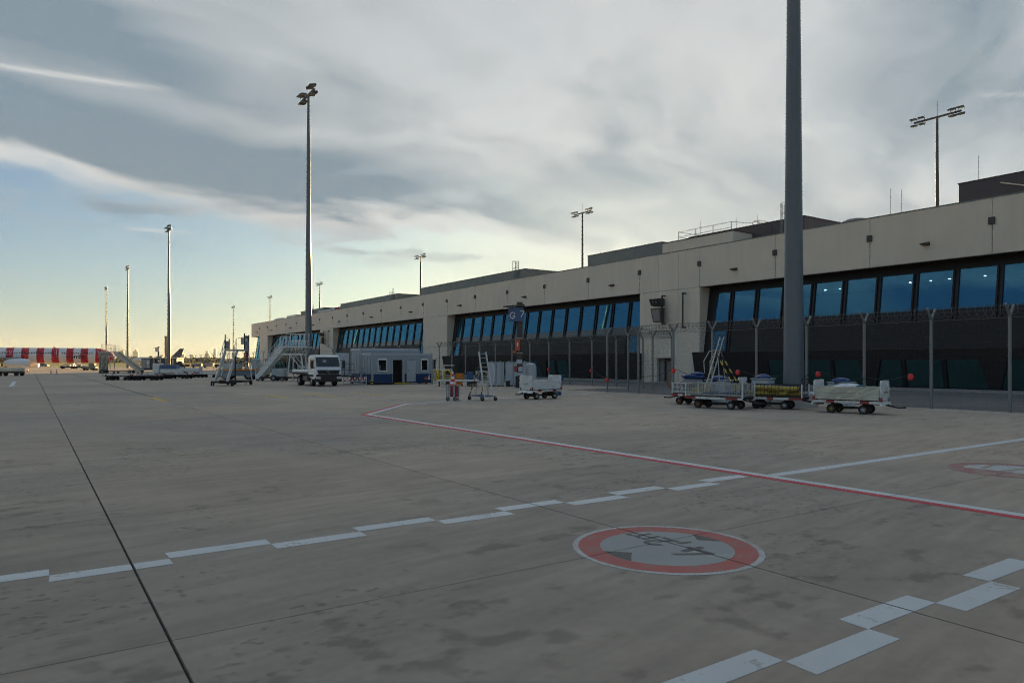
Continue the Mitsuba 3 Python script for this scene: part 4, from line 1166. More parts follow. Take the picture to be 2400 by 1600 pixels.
# ------------------------------------------------------------------ the white truck
tr = Th('flatbed_truck', 'white flatbed truck facing the camera beside the office container', 'truck', at=(20.62, 58.75, 0), rz=-90.5)
prof = [(-.62, .80), (-.62, 2.50), (-.50, 2.60), (.55, 2.62), (.80, 2.52), (1.17, 1.60), (1.24, 1.10), (1.20, .62), (.62, .62), (.55, .80)]
pts = [(x, y, z) for x, z in prof for y in (-1.03, 1.03)] + [(x * .97 - .02, s * 1.11, z - (.10 if z > 2.4 else 0)) for x, z in prof if z < 2.55 for s in (-1, 1)]
tr.add('cab', trimesh.Trimesh(pts).convex_hull, 'truck_white', smooth=28)
sl = lambda u: (.80 + (1.17 - .80) * u, 2.52 + (1.60 - 2.52) * u)


def front_quad(u0, u1, y0, y1, d):
    (xa, za), (xb, zb_) = sl(u0), sl(u1)
    n = np.array([.92, .37])
    o = lambda x, z, y, e: [x + n[0] * e, y, z + n[1] * e]
    return _fix(hexa([o(xb, zb_, y0, -.02), o(xb, zb_, y0, d), o(xb, zb_, y1, d), o(xb, zb_, y1, -.02), o(xa, za, y0 * .97, -.02), o(xa, za, y0 * .97, d), o(xa, za, y1 * .97, d), o(xa, za, y1 * .97, -.02)]))


ws = tr.add('windscreen', front_quad(.12, .97, -1.0, 1.0, .012), 'dark_glass')
tr.add('paper', front_quad(.36, .55, -.42, -.12, .016), 'cabinet_grey', to=ws)
tr.add('sun_visor', front_quad(.02, .11, -.98, .98, .05), 'truck_white')
tr.add('grille', hexa([[1.20, -.86, 1.02], [1.262, -.86, 1.02], [1.262, .86, 1.02], [1.20, .86, 1.02], [1.18, -.98, 1.36], [1.235, -.98, 1.36], [1.235, .98, 1.36], [1.18, .98, 1.36]]), 'chassis_dark')
for z in (1.10, 1.19, 1.28):
    tr.add('grille_bar', box(1.235, 1.275, -.84, .84, z - .012, z + .012), 'lamp_housing')
em = tr.add('emblem', [mv(cat([tube([.12 * math.cos(a), .12 * math.sin(a), 0], [.12 * math.cos(b), .12 * math.sin(b), 0], .013, n=6) for a, b in zip(np.linspace(0, 2 * math.pi, 17)[:-1], np.linspace(0, 2 * math.pi, 17)[1:])]
                       + [tube([0, 0, 0], [.11 * math.cos(a), .11 * math.sin(a), 0], .012, .005, n=6) for a in (math.pi / 2, math.pi / 2 + 2.0944, math.pi / 2 + 4.1888)]), 1.285, 0, 1.25, rx=90, rz=90)], 'chrome', label='three pointed star in a ring')
tr.add('bumper', [cbox(1.0, 1.32, -1.13, 1.13, .38, .72, .04), cbox(1.10, 1.29, -1.05, 1.05, .722, 1.0, .03)], 'chassis_dark')
for s in (-1, 1):
    h = tr.add('headlight', cbox(1.20, 1.335, s * .88 - .2, s * .88 + .2, .60, .80, .03), 'headlight')
    tr.add('door_window', box(-.20, .62, s * 1.112 - .012, s * 1.112 + .012, 1.62, 2.30) if True else None, 'dark_glass')
    tr.add('mirror', [cbox(1.02, 1.2, s * 1.35 - .11, s * 1.35 + .11, 1.50, 2.15, .03), bar([.85, s * 1.05, 2.2], [1.1, s * 1.35, 2.1], .04), bar([.95, s * 1.05, 1.5], [1.1, s * 1.35, 1.55], .04)], 'chassis_dark')
    tr.add('mudguard', [box(-.66, .70, s * 1.0 - .14, s * 1.0 + .14, .80, .98)], 'chassis_dark')
    tr.add('door_handle', box(-.14, .02, s * 1.12 - .012, s * 1.12 + .012, 1.42, 1.48), 'chassis_dark')
    for x in (0, -3.2):
        ty, ri = wheel(x, s * .93, .43, .28 if x == 0 else .44, hub=.56)
        w = tr.add('wheel', ty, 'tyre', smooth=40)
        tr.add('rim', ri, 'rim_steel', to=w, smooth=40)
tr.add('aerial', bar([.7, 1.22, 2.2], [.95, 1.45, 2.75], .04), 'upvc')
tr.add('frame', [box(-5.2, 1.0, -.45, .45, .52, .80), box(-3.4, -3.0, -.8, .8, .35, .5), box(-.12, .12, -.8, .8, .35, .5)], 'chassis_dark')
tr.add('fuel_box', [cbox(-2.4, -1.0, s * .85 - .2, s * .85 + .2, .42, .88, .05) for s in (-1, 1)], 'lamp_housing')
tr.add('deck', box(-5.3, -.75, -1.12, 1.12, .98, 1.08), 'chassis_dark')
tr.add('rear_mudguard', [box(-3.72, -2.7, s * .93 - .26, s * .93 + .26, .90, .96) for s in (-1, 1)], 'lamp_housing')
for s in (-1, 1):
    tr.add('side_roll', mv(lathe([(.10, -2.15), (.15, -2.0), (.15, 2.0), (.10, 2.15)], 12, 'x'), -3.05, s * 1.02, 1.23), 'white_paint', smooth=40)
    tr.add('rear_stake', bar([-5.2, s * 1.02, .45], [-5.2, s * 1.02, 1.36], .09), 'white_paint')
    tr.add('bed_rail', [bar([-4.3, s * .9, z], [-.9, s * .9, z], .05) for z in (1.52, 1.66)] + [bar([x, s * .9, 1.09], [x, s * .9, 1.68], .05) for x in (-4.2, -3.1, -2.0, -.95)], 'steel_tube')
tr.add('head_board', [cbox(-.86, -.72, s * .95 - .17, s * .95 + .17, 1.09, 1.95, .02) for s in (-1, 1)], 'white_paint')

# ------------------------------------------------------------------ passenger stairs
def passenger_stairs(label, at, rz, hp=3.73, run=3.2, plat=2.6, width=1.5, m='white_paint', truckish=True):
    t = Th('passenger_stairs', label, 'aircraft stairs', 'mobile aircraft stairs', at=at, rz=rz)
    z0 = .38
    n = 18
    for y in (0, width):
        t.add('stringer', xz([(0, z0 - .12), (.35, z0 - .12), (run + .15, hp - .45), (run + .15, hp + .12), (run - .1, hp + .12), (0, z0 + .22)], y - .03, y + .03), m)
        r0 = lambda u, h: [run * u, y, z0 + (hp - z0) * u + h]
        t.add('hand_rail', [bar(r0(-.02, .95), r0(1, 1.05), .05), bar(r0(0, .5), r0(1, .55), .04)] + [bar(r0(u, .1), r0(u, .98), .045) for u in (.0, .25, .5, .75, 1)] + [bar([run, y, hp + 1.05], [run + .55, y, hp + 1.05], .05)], m)
        t.add('platform_rail', [bar([x, y, hp + .04], [x, y, hp + h], .055) for x, h in ((run + .55, 1.35), (run + 1.0, 1.2), (run + 1.55, 1.35), (run + 2.05, 1.3), (run + plat, 1.4))] + [bar([run + .55, y, hp + h], [run + plat, y, hp + h], .05) for h in (.6, 1.32)], m)
        t.add('mid_rail', [bar([x, y, hp + .04], [x, y, hp + .62], .03) for x in np.arange(run + .68, run + plat, .17)], m)
        t.add('platform_beam', box(run - .15, run + plat + .3, y - .06, y + .06, hp - .16, hp - .03), m)
        a = [run * .75 + .1, y, hp - .92]
        t.add('leg', [bar([run - .35, y, hp - .86], [run + 2.3, y, hp - .86], .16), bar([run + .95, y, hp - .86], [run + .75, y, .75], .11), bar([run + 2.15, y, hp - .86], [run + 2.4, y, .7], .11), bar([run + .98, y, hp - .95], [run + 2.35, y, 1.1], .07)], m)
        t.add('truss', [bar([run + 1.0 + .45 * i, y, hp - .82], [run + 1.22 + .45 * i, y, hp - .18], .035) for i in range(4)] + [bar([run + 1.22 + .45 * i, y, hp - .18], [run + 1.45 + .45 * i, y, hp - .82], .035) for i in range(4)], 'steel_tube')
    for i in range(n):
        u = (i + .5) / n
        t.add('step', box(run * u - .05, run * u + .2, .031, width - .031, z0 + (hp - z0) * u, z0 + (hp - z0) * u + .03), 'steel_tube')
    t.add('platform', box(run, run + plat, .061, width - .061, hp - .08, hp), 'steel_tube')
    t.add('chassis', [box(-.1, run + 2.7, .1, width - .1, .28, .44)], 'chassis_dark')
    if truckish:
        t.add('motor_box', [cbox(run * .62, run + .3, .15, width - .15, .441, 1.35, .06)], 'cabinet_grey')
    for x, r in ((.25, .2), (1.9, .32), (run + .1, .2), (run + 2.2, .34)):
        for y in (.06, width - .06):
            ty, ri = wheel(x, y, r, .16)
            w = t.add('wheel', ty, 'tyre', smooth=40); t.add('rim', ri, 'rim_steel', to=w)
    return t


passenger_stairs('white passenger stairs left of the truck, climbing to the right', (20.0, 78.3, 0), -34.2, run=2.75, plat=2.55)
passenger_stairs('distant passenger stairs standing in the sun at the nose of the striped airliner', (17.45, 146.5, 0), 180 - 34.2, hp=3.95, run=4.6, plat=2.3, m='stair_cream', truckish=False)
mat('stair_cream', (.44, .43, .37), .5)

ss = Th('maintenance_stairs', 'narrow steep grey stairs on a wheeled frame, left of the passenger stairs', 'aircraft stairs', 'mobile aircraft stairs', at=(12.95, 63.7, 0), rz=56)
hp, run, wd = 3.08, 2.15, 1.02
for y in (0, -wd):
    ss.add('stringer', xz([(-.05, .34), (.28, .34), (run + .18, hp - .25), (run + .18, hp), (run - .1, hp), (-.05, .62)], y - .035, y + .035), 'white_paint')
    ss.add('hand_rail', [bar([-.05 + (run) * u, y, .4 + (hp - .4) * u + (.1 if i else .1)], [-.05 + run * u, y, .4 + (hp - .4) * u + .95], .035) for i, u in enumerate((.55, .78, .97))] + [bar([run * .52, y, 2.6], [run, y, hp + 1.0], .04), bar([run * .7, y, 2.75], [run, y, hp + .5], .03)], 'steel_tube')
for i in range(15):
    u = (i + .6) / 15
    ss.add('step', box(run * u - .02, run * u + .2, -wd + .036, -.036, .42 + (hp - .42) * u - .015, .42 + (hp - .42) * u + .015), 'alu')
ss.add('platform', cbox(run - .02, run + 1.0, -wd - .75, .05, hp - .1, hp + .06, .02), 'steel_tube')
for x, y, h in ((run + .05, -.0, 1.38), (run + .95, -.0, 1.0), (run + .05, -wd - .66, 1.45), (run + .95, -wd - .7, 1.36)):
    ss.add('guard_post', bar([x, y, hp + .06], [x, y, hp + h], .07), 'lamp_housing')
ss.add('guard_panel', [box(run + .1, run + .9, -.02, .02, hp + .08, hp + .8), box(run + .1, run + .9, -wd - .72, -wd - .68, hp + .08, hp + .75)], 'grey_lumps')
ss.add('guard_rail', [bar([run + .05, y, hp + 1.15], [run + .95, y, hp + 1.0], .03) for y in (0, -wd - .68)], 'steel_tube')
ss.add('leg', [bar([run + .1, -.0, hp - .1], [run - 1.0, .0, .4], .07), bar([run + .9, -wd - .7, hp - .1], [run + 1.05, -wd - .95, .38], .07), bar([run + .9, -.0, hp - .1], [run + 1.0, .0, .38], .05)], 'white_paint')
ss.add('jack', [tube([run * .6, -wd - .2, .45], [run * .62, -wd - .2, hp - .55], .07), tube([run * .6, -wd - .2, .1], [run * .6, -wd - .2, .45], .11)], 'chassis_dark')
ss.add('chassis', [bar([-.2, -wd / 2 - .2 + s * .62, .33], [run + 1.1, -wd / 2 - .35 + s * .95, .33], .14) for s in (-1, 1)] + [bar([x, .1, .33], [x, -wd - .5, .33], .14) for x in (-.1, 1.2, run + 1.0)] + [cbox(.5, 1.5, -wd, -.1, .2, .5, .04)], 'chassis_dark')
for x, y in ((0, .2), (0, -wd - .45), (run + 1.05, .15), (run + 1.05, -wd - .85)):
    ty, ri = wheel(x, y, .22, .16)
    w = ss.add('wheel', ty, 'tyre', smooth=40); ss.add('rim', ri, 'chassis_dark', to=w)
for x, y in ((-.2, .1), (.3, -wd - .3), (run + 1.1, .2), (run + 1.1, -wd - .4)):
    ss.add('stabiliser', bar([x, y, 0], [x, y, .3], .06), 'steel_tube')

# ------------------------------------------------------------------ low vehicles on the left
def dolly(label, at, rz, L=3.0, W=1.5, group='empty cargo dollies on the left', top='chassis_dark'):
    t = Th('cargo_dolly', label, 'cargo dolly', group, at=at, rz=rz)
    t.add('deck', [cbox(-L / 2, L / 2, -W / 2, W / 2, .42, .50, .02)], top)
    t.add('roller', [tube([x, -W / 2 + .1, .53], [x, W / 2 - .1, .53], .04, n=8) for x in np.linspace(-L / 2 + .2, L / 2 - .2, 7)], 'steel_tube')
    t.add('stop', [box(x - .06, x + .06, y - .05, y + .05, .501, .68) for x in (-L / 2 + .1, L / 2 - .1) for y in (-W / 2 + .1, W / 2 - .1)], 'cart_red')
    t.add('axle', [box(x - .25, x + .25, -.3, .3, .2, .42) for x in (-L / 3, L / 3)], 'chassis_dark')
    for x in (-L / 3 - .22, -L / 3 + .22, L / 3 - .22, L / 3 + .22):
        for y in (-W / 2 + .14, W / 2 - .14):
            t.add('wheel', wheel(x, y, .2, .14)[0], 'tyre')
    t.add('tow_bar', [bar([-L / 2, 0, .4], [-L / 2 - .7, 0, .55], .07)], 'chassis_dark')


for i, (x, y) in enumerate(((8.55, 90.6), (11.0, 88.9), (12.85, 96.7), (15.2, 95.3))):
    dolly('dark empty cargo dolly in the row before the distant portable cabins', (x, y, 0), -36)
for x, y in ((17.2, 101.8), (19.75, 100.1)):
    dolly('empty cargo dolly with a pale deck, left of the steep stairs', (x, y, 0), -36, group='pale decked dollies', top='cabinet_pale')
cc = Th('covered_cart', 'white cart with a dark blue cover behind the dollies', 'cart', at=(16.7, 113.5, 0), rz=-34)
cc.add('body', [cbox(-.9, 1.9, -.7, .7, .45, 1.05, .05)], 'white_paint'); cc.add('cover', xz([(-.85, 1.06), (1.5, 1.06), (1.3, 1.62), (-.8, 1.66)], -.68, .68), 'sign_blue')
cc.add('end_box', cbox(-1.95, -1.0, -.7, .7, .4, 1.85, .05), 'white_paint')
for x in (-1.4, 1.1):
    for y in (-.6, .6):
        cc.add('wheel', wheel(x, y, .25, .16)[0], 'tyre')
cc.add('frame', box(-1.8, 1.8, -.55, .55, .28, .44), 'chassis_dark')
board_cart('distant white boarded baggage cart behind the pale decked dollies', (21.9, 125.5, 0), -34, 3.1, 1.3, 2.0, 1.1, 'white_paint', 3, ['rim_steel'], -1, GC)
tg = Th('tow_tractor', 'low grey tow tractor with a yellow stripe behind the steep stairs', 'tow tractor', at=(20.3, 86.5, 0), rz=-30)
tg.add('body', [cbox(-2.3, 2.3, -1.0, 1.0, .45, 1.05, .06)], 'blue_grey'); tg.add('stripe', box(-2.32, 2.32, -1.02, 1.02, 1.06, 1.22), 'orange_paint')
tg.add('deck_box', [cbox(-1.6, .1, -.9, .9, 1.225, 1.95, .06), cbox(1.6, 2.2, -.8, .8, 1.225, 2.4, .06)], 'cabinet_grey')
tg.add('roof', box(-1.75, .2, -.95, .95, 1.955, 2.05), 'chassis_dark')
for x in (-1.3, 1.3):
    for y in (-.85, .85):
        ty, ri = wheel(x, y, .52, .3); w = tg.add('wheel', ty, 'tyre', smooth=40); tg.add('rim', ri, 'rim_steel', to=w)
mat('blue_grey', (.10, .13, .17), .5)
eq = Th('ground_power_unit', 'ochre ground power unit beside the passenger stairs', 'power unit', at=(24.6, 93.5, 0), rz=-34)
eq.add('body', cbox(-.9, .9, -.6, .6, .4, 1.9, .06), 'yellow_mat'); eq.add('frame', box(-.95, .95, -.65, .65, .28, .398), 'chassis_dark')
for x in (-.6, .6):
    for y in (-.5, .5): eq.add('wheel', wheel(x, y, .2, .14)[0], 'tyre')
tl = Th('flat_trailer', 'cream trailer with dark wheels standing in the sun at the left edge', 'trailer', at=(-1.9, 127.5, 0), rz=-34)
tl.add('tank', cbox(-1.6, 1.2, -.7, .7, .65, 1.25, .1), 'cream_paint'); tl.add('frame', box(-1.9, 1.3, -.6, .6, .4, .64), 'chassis_dark'); tl.add('cab', cbox(-2.4, -1.65, -.7, .7, .4, 1.4, .1), 'chassis_dark')
for x in (-1.6, .8):
    for y in (-.6, .6): tl.add('wheel', wheel(x, y, .32, .2)[0], 'tyre')

# ------------------------------------------------------------------ airliners
def at_view(w, px, z=0.0):
    """World point w metres ahead along the camera's bearing and this far across it (a tangent)."""
    p = FW * w + RT * px * w
    return (p[0], p[1], z)


def airliner(label, at, rz, L, r, zc, bands, fin, nose=5.5, tail=16.0, near=True, name='airliner'):
    t = Th(name, label, 'airliner', at=at, rz=rz)

    def R(x):
        if x > -nose:
            u = (x + nose) / nose
            return max(.05, r * (1 - u ** 2.1) ** .60), zc - .42 * u * u
        if x < -L + tail:
            u = (-L + tail - x) / tail
            return r * (1 - .88 * u ** 1.5), zc + .85 * r * u ** 1.6 * .9
        return r, zc

    def section(a, b):
        xs = np.unique(np.concatenate([[a, b], np.arange(math.ceil(a * 2) / 2, b, .5)]))
        xs = xs[(xs >= a) & (xs <= b)]
        n = 28
        q = np.arange(n) * 2 * np.pi / n
        v = np.vstack([np.stack([np.full(n, x), R(x)[0] * np.cos(q), R(x)[1] + R(x)[0] * np.sin(q)], 1) for x in xs])
        i = np.arange(n); j = (i + 1) % n
        f = np.vstack([np.vstack([np.stack([k * n + i, (k + 1) * n + i, (k + 1) * n + j], 1), np.stack([k * n + i, (k + 1) * n + j, k * n + j], 1)]) for k in range(len(xs) - 1)])
        m = trimesh.Trimesh(v, f, process=False)
        return m

    for a, b, m in bands:
        t.add('fuselage_band', section(a, b), m, smooth=40)
    side = lambda x, z, e=.012: -math.sqrt(max(R(x)[0] ** 2 - (z - R(x)[1]) ** 2, .01)) - e
    if near:
        for i in range(62):
            x = -5.2 - .52 * i
            if -13.6 < x < -12.3 or -24.3 < x < -22.4:
                continue
            z = zc + .62
            t.add('cabin_window', hexa([[x - .12, side(x, z - .18, .0), z - .18], [x + .12, side(x, z - .18, .0), z - .18], [x + .12, side(x, z - .18) + .1, z - .18], [x - .12, side(x, z - .18) + .1, z - .18],
                                        [x - .12, side(x, z + .18, .02), z + .18], [x + .12, side(x, z + .18, .02), z + .18], [x + .12, side(x, z + .18) + .1, z + .18], [x - .12, side(x, z + .18) + .1, z + .18]]), 'pane_dark')
        for x0, x1, z0, z1, m in ((-24.05, -23.45, 3.85, 4.95, 'truck_white'), (-23.15, -22.6, 3.85, 4.95, 'truck_white'), (-13.3, -12.6, 3.35, 5.2, 'truck_white'), (-4.43, -3.75, 3.35, 5.1, 'truck_white')):
            zs = np.linspace(z0, z1, 5)
            ms = [bar([x, side(x, a), a], [x, side(x, b), b], .10, .03) for x in (x0, x1) for a, b in zip(zs[:-1], zs[1:])]
            ms += [bar([x0, side(x0, z), z], [x1, side(x1, z), z], .10, .03) for z in (z0, z1)]
            t.add('door_outline', ms, m)
        tm = meshkit.text_mesh('condor', 1.0, .02, bold=True)
        tm = tm.subdivide_to_size(.35)
        v = tm.vertices.copy()
        k = 4.45 / v[:, 0].max()
        x, z = -10.97 + v[:, 0] * k, 3.06 + v[:, 1]
        y = -np.sqrt(np.maximum(r * r - (z - zc) ** 2, .01)) - .012 - v[:, 2]
        t.add('lettering', trimesh.Trimesh(np.stack([x, y, z], 1), tm.faces, process=False), 'chassis_dark', label='dark lettering across white and red bands')
        t.add('aerial', [xz([(-14.1, zc + r - .05), (-13.6, zc + r - .05), (-14.3, zc + r + .45)], -.03, .03), xz([(-9.6, zc + r - .05), (-9.3, zc + r - .05), (-9.5, zc + r + .15)], -.03, .03)], 'chassis_dark')
        t.add('cockpit_window', [hexa([[-2.6, s * 1.35, zc + .72], [-1.35, s * .75, zc + .40], [-1.35, s * .70, zc + .45], [-2.6, s * 1.25, zc + .75], [-2.7, s * 1.15, zc + 1.12], [-1.85, s * .55, zc + .98], [-1.85, s * .5, zc + .98], [-2.7, s * 1.05, zc + 1.12]]) for s in (-1, 1)], 'pane_dark')
    xw = -.415 * L if near else -.40 * L
    for s in (-1, 1):
        w = .36 * L
        rt, tp = (xw, xw - .17 * L), (xw - .26 * L, xw - .31 * L)
        z = zc - r * .62
        t.add('wing', hexa([[rt[1], s * r * .6, z - .35], [rt[0], s * r * .6, z - .25], [tp[0], s * w, z + 1.35], [tp[1], s * w, z + 1.3], [rt[1], s * r * .6, z], [rt[0], s * r * .6, z + .35], [tp[0], s * w, z + 1.5], [tp[1], s * w, z + 1.42]]), 'wing_grey')
        q = r / 2.0
        e = mv(lathe([(.55, -3.4), (.95, -2.6), (1.15, -1.4), (1.2, .4), (1.12, 1.6), (1.0, 1.9), (.85, 1.85), (.8, .6), (.1, .5)], 22, 'x'), xw - .9, s * 6.5 * q, 1.75)
        k = t.add('engine', e, 'truck_white', smooth=40)
        t.add('pylon', xz([(xw - 3.5, 2.8), (xw + .3, 2.75), (xw - 1.5, 3.3), (xw - 4, 3.2)], s * 6.5 * q - .15, s * 6.5 * q + .15), 'wing_grey', to=k)
        t.add('tailplane', hexa([[-L + 3, s * .3, zc + 1.1], [-L + 7, s * .3, zc + 1.1], [-L + 2.2, s * 7, zc + 1.6], [-L + .6, s * 7, zc + 1.6], [-L + 3, s * .3, zc + 1.3], [-L + 7, s * .3, zc + 1.4], [-L + 2.2, s * 7, zc + 1.7], [-L + .6, s * 7, zc + 1.7]]), 'wing_grey')
        t.add('main_gear', [tube([xw - 6.5, s * 3.2, .5], [xw - 6.5, s * 3.0, zc - 1.2], .18)] + [mv(lathe([(.2, -.18), (.52, -.18), (.52, .18), (.2, .18)], 14, 'y'), xw - 6.5 + dx, s * 3.2 + dy, .52) for dx in (-.6, .6) for dy in (-.35, .35)], 'tyre')
    t.add('nose_gear', [tube([-5.6, 0, .4], [-5.6, 0, zc - 1.5], .12)] + [mv(lathe([(.15, -.12), (.4, -.12), (.4, .12), (.15, .12)], 14, 'y'), -5.6, dy, .4) for dy in (-.22, .22)], 'tyre')
    fin_m, fin_h = fin
    f0 = zc + r * .78
    t.add('tail_fin', hexa([[-L + 1.6, -.18, f0], [-L + 8.2, -.18, f0], [-L + 8.2, .18, f0], [-L + 1.6, .18, f0], [-L - .9, -.08, f0 + fin_h], [-L + 1.9, -.08, f0 + fin_h], [-L + 1.9, .08, f0 + fin_h], [-L - .9, .08, f0 + fin_h]]), fin_m)
    return t


mat('stripe_red', (.36, .010, .032), .35, specular=.5)
mat('stripe_white', (.56, .60, .64), .35, specular=.5)
mat('wing_grey', (.24, .25, .26), .45)
mat('pane_dark', (.02, .025, .035), .2)
mat('fin_navy', (.035, .04, .09), .4)
bands, x = [(-4.55, 0, 'stripe_red')], -4.55
for a, b in [(-7.83 - 3.29 * i, -6.22 - 3.29 * i) for i in range(12)]:
    bands += [(b, x, 'stripe_white'), (a, b, 'stripe_red')]
    x = a
bands.append((-47.0, x, 'stripe_white'))
airliner('red and white striped airliner parked in the sun at the left edge', (19.27, 220.2, 0), -9.2, 47.0, 2.02, 3.80, bands, ('stripe_red', 7.6), nose=5.0)
airliner('distant white airliner with a dark swept tail fin, beyond the portable cabins', at_view(480, -.5345), 180 - 34.19, 34, 1.95, 3.6, [(-34, 0, 'stripe_white')], ('fin_navy', 6.2), nose=4.5, tail=10, near=False)

# ------------------------------------------------------------------ around the airliner
lb = Th('lift_tower', 'tall grey green box standing close to the airliner nose', 'lift', at=at_view(133, -.5748), rz=-34)
for i in range(6):
    lb.add('panel', box(-.56 + .187 * i, -.56 + .187 * (i + 1) - .012, -.5 + .03 * (i % 2), .5, .25, 3.6), 'tower_green')
lb.add('base', box(-.62, .62, -.55, .55, 0, .249), 'chassis_dark'); lb.add('cap', cbox(-.75, 1.0, -.7, .7, 3.605, 3.95, .05), 'wing_grey')
mat('tower_green', (.17, .19, .155), .6)


def belt_loader(label, at, rz):
    t = Th('belt_loader', label, 'belt loader', 'belt loaders below the airliner', at=at, rz=rz)
    t.add('belt', bar([-2.6, 0, .7], [2.4, 0, 2.3], .9, .22), 'stair_cream')
    t.add('chassis', cbox(-2.2, 1.6, -.8, .8, .35, .75, .05), 'chassis_dark')
    t.add('seat_box', cbox(-.4, .6, -.85, -.46, .76, 1.4, .05), 'stair_cream')
    t.add('support', [bar([1.2, y, .7], [1.5, y, 1.9], .08) for y in (-.4, .4)], 'steel_tube')
    for x in (-1.6, 1.1):
        for y in (-.75, .75): t.add('wheel', wheel(x, y, .32, .2)[0], 'tyre')


belt_loader('cream belt loader standing under the airliner nose, on the left', at_view(224, -.6240), -20)
belt_loader('cream belt loader standing under the airliner nose, on the right', at_view(220, -.6100), 150)
dt = Th('baggage_tractor', 'dark baggage tractor beside the grey green box at the airliner nose', 'tow tractor', at=at_view(178, -.5935), rz=-34)
dt.add('body', [cbox(-1.7, 1.6, -.7, .7, .4, 1.05, .08), cbox(-.2, 1.2, -.6, .6, 1.055, 1.85, .15)], 'tower_green')
for x in (-1.1, 1.1):
    for y in (-.6, .6): dt.add('wheel', wheel(x, y, .38, .22)[0], 'tyre')
pc = Th('parked_car', 'small grey car far off below the airliner belly', 'car', at=at_view(333, -.6588), rz=-34)
pc.add('body', trimesh.Trimesh([(x, y, z) for x, z in ((-2.1, .35), (-2.1, .95), (-1.5, 1.0), (1.0, .95), (2.0, .85), (2.1, .35)) for y in (-.85, .85)] ).convex_hull, 'blue_grey')
pc.add('cabin', trimesh.Trimesh([(x, y * (.85 if z < 1 else .7), z) for x, z in ((-1.6, .96), (-1.2, 1.45), (.3, 1.45), (1.0, .95)) for y in (-1, 1)]).convex_hull, 'pane_dark')
for x in (-1.3, 1.3):
    for y in (-.8, .8): pc.add('wheel', wheel(x, y, .32, .2)[0], 'tyre')

ca = Th('portable_cabins', 'block of dark glazed portable cabins with cream frames beyond the dollies', 'cabins', at=at_view(190, -.5219), rz=-34.19)
ca.add('body', box(.05, 9.5, .3, 4, .3, 3.0), 'plant_dark')
ca.add('roof', cbox(-.1, 9.65, -.1, 4.1, 3.01, 3.22, .04), 'stair_cream')
ca.add('post', [box(x, x + .16, -.02, .2, .0, 3.0) for x in (0, 3.3, 6.5, 9.35)], 'stair_cream')
for x, m in ((.25, 'wing_grey'), (1.3, 'cabinet_grey'), (2.5, 'fin_navy'), (3.55, 'chassis_dark'), (4.9, 'stair_cream'), (5.6, 'plant_dark'), (6.8, 'chassis_dark'), (8.2, 'stair_cream')):
    ca.add('panel', box(x, x + (.9 if m != 'stair_cream' else .35), .08, .29, .45, 2.85), m)
for x, z in ((1.5, 1.7), (4.4, 2.1), (4.4, .9)):
    ca.add('window', box(x, x + .5, .02, .075, z, z + .5), 'upvc')
ca.add('skirt', box(.2, 9.3, .1, .29, 0, .44), 'chassis_dark')
ca.add('roof_box', [cbox(1.8, 2.7, .5, 1.5, 3.23, 3.75, .1), cbox(3.7, 5.2, .6, 2, 3.23, 3.6, .05)], 'tower_green')
solo('covered_heap', blob(1.35, 1.2, 1.6, 6, .12, 1.5), 'grey_dark', 'dark tarpaulin covered heap right of the portable cabins', 'heap', at=at_view(165, -.4685, .6))
mat('grey_dark', (.035, .033, .038), .8)
pv = Th('parked_trailers', 'row of low dark trailers beyond the fence at the grass edge', 'trailers', at=at_view(260, -.4680), rz=-34)
for i in range(6):
    pv.add('trailer', cbox(4.2 * i, 4.2 * i + 3.7, 0, 2, .5, 1.3 + .25 * (i % 3), .1), ['grey_dark', 'blue_grey', 'wing_grey'][i % 3])
    pv.add('wheel', wheel(4.2 * i + .8, .1, .4, .25)[0], 'tyre')

# ------------------------------------------------------------------ far background
ch = Th('chimney', 'tall purple brown chimney left of the third mast', 'chimney', at=at_view(1500, -.4873))
ch.add('shaft', lathe([(2.5, 0), (2.35, 55), (2.35, 57)], 18), 'brick_far', smooth=40)
ch.add('cap', lathe([(2.36, 54.5), (2.8, 55), (2.8, 57.2), (2.3, 57.3)], 18), 'grey_dark', smooth=40)
mat('brick_far', (.13, .075, .075), .8)
mat('far_tower', (.20, .22, .23), .5)
mat('far_tower_pale', (.30, .31, .31), .5)
KM = 10000.0
px2 = lambda p: (p - 1200) / 1665
SKY = [('round topped skyscraper on the skyline just right of the far stairs', [(283.8, 291, 822), (284.8, 290, 820)], 'far_tower'), ('stepped twin block skyscraper on the skyline, right of the fourth mast', [(312, 324.5, 822.5), (316.5, 321.5, 818.5)], 'far_tower'),
       ('low office block on the skyline left of the chimney', [(374, 384, 831)], 'far_tower_pale'), ('low wide block on the skyline right of the third mast', [(404, 415, 832.5)], 'far_tower_pale'),
       ('flat topped skyscraper on the skyline left of the dark tail fin', [(416, 428, 824.5)], 'far_tower'), ('narrow lower tower beside the flat topped skyscraper', [(428.3, 432.5, 830)], 'far_tower'),
       ('low pale tower right of the dark tail fin', [(446, 455, 831)], 'far_tower_pale'), ('stepped pyramid skyscraper with a spire left of the steep stairs', [(479, 493, 832), (481.5, 490.5, 827), (484, 488.3, 822.5)], 'far_tower_pale'),
       ('tall narrow skyscraper just behind the steep stairs', [(501, 507, 817.5)], 'far_tower')]
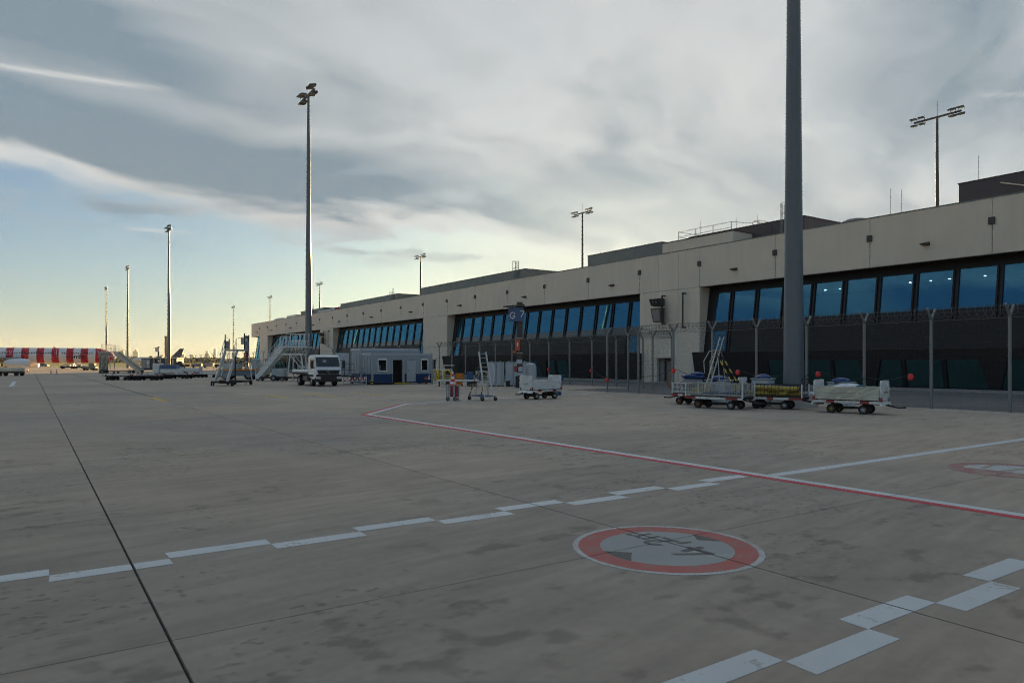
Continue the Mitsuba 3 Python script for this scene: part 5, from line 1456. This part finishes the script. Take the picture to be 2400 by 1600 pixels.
for lab, tiers, m in SKY:
    c = (tiers[0][0] + tiers[0][1]) / 2
    t = Th('skyscraper', lab, 'skyscraper', 'city skyline', at=at_view(KM, px2(c)), rz=-34.19)
    z = 0
    for a, b, y in tiers:
        h = 2 + (849 - y) * KM / 1665
        t.add('tier', box((a - c) * KM / 1665, (b - c) * KM / 1665, -15, 20, z, h), m)
        z = h
    if 'spire' in lab:
        t.add('spire', lathe([(3, z), (1, z + 36)], 8), m)
tv = Th('television_tower', 'thin television tower above the striped airliner roof', 'tower', at=at_view(11600, px2(33.4)))
s = 11600 / 1665
tv.add('shaft', lathe([(9, 0), (6, (849 - 815) * s)], 12), 'far_tower'); tv.add('pod', lathe([(8, (849 - 816.5) * s), (24, (849 - 815.3) * s), (24, (849 - 813.8) * s), (8, (849 - 813) * s)], 16), 'far_tower')
tv.add('mast', lathe([(6, (849 - 813) * s), (4, (849 - 805) * s), (1.5, (849 - 800) * s)], 10), 'far_tower')

ms = []
for i in range(620):
    u = -.76 + .62 * rng.random()
    w = 2500 + 300 * rng.random()
    h = 12 + 7 * rng.random() + 5 * meshkit.noise(np.array([u * 30, 1.0, 2.0]))
    b = trimesh.creation.icosphere(1, 1.0)
    b.vertices *= (1 + .35 * (rng.random(len(b.vertices))[:, None] - .5)) * [8 + 5 * rng.random(), 8, h * .55]
    b.apply_translation(at_view(w, u, h * .48))
    ms.append(b)
solo('far_wood', ms, 'leaf_far', 'long dark line of trees at the far edge of the airfield', 'trees', kind='stuff')
mat('leaf_far', (.035, .055, .035), .9)

# ------------------------------------------------------------------ the air
scene['air'] = {'type': 'homogeneous', 'albedo': {'type': 'rgb', 'value': [.93, .95, .96]}, 'sigma_t': 2.2e-5}
scene['haze'] = {'type': 'cube', 'to_world': T().translate([0, 0, 199.0]).scale([17000, 17000, 200.2]), 'bsdf': {'type': 'null'}, 'interior': {'type': 'ref', 'id': 'air'}}
scene['camera']['medium'] = {'type': 'ref', 'id': 'air'}
labels['haze'] = {'label': 'pale air that lets the far skyline fade', 'category': 'haze', 'kind': 'stuff'}
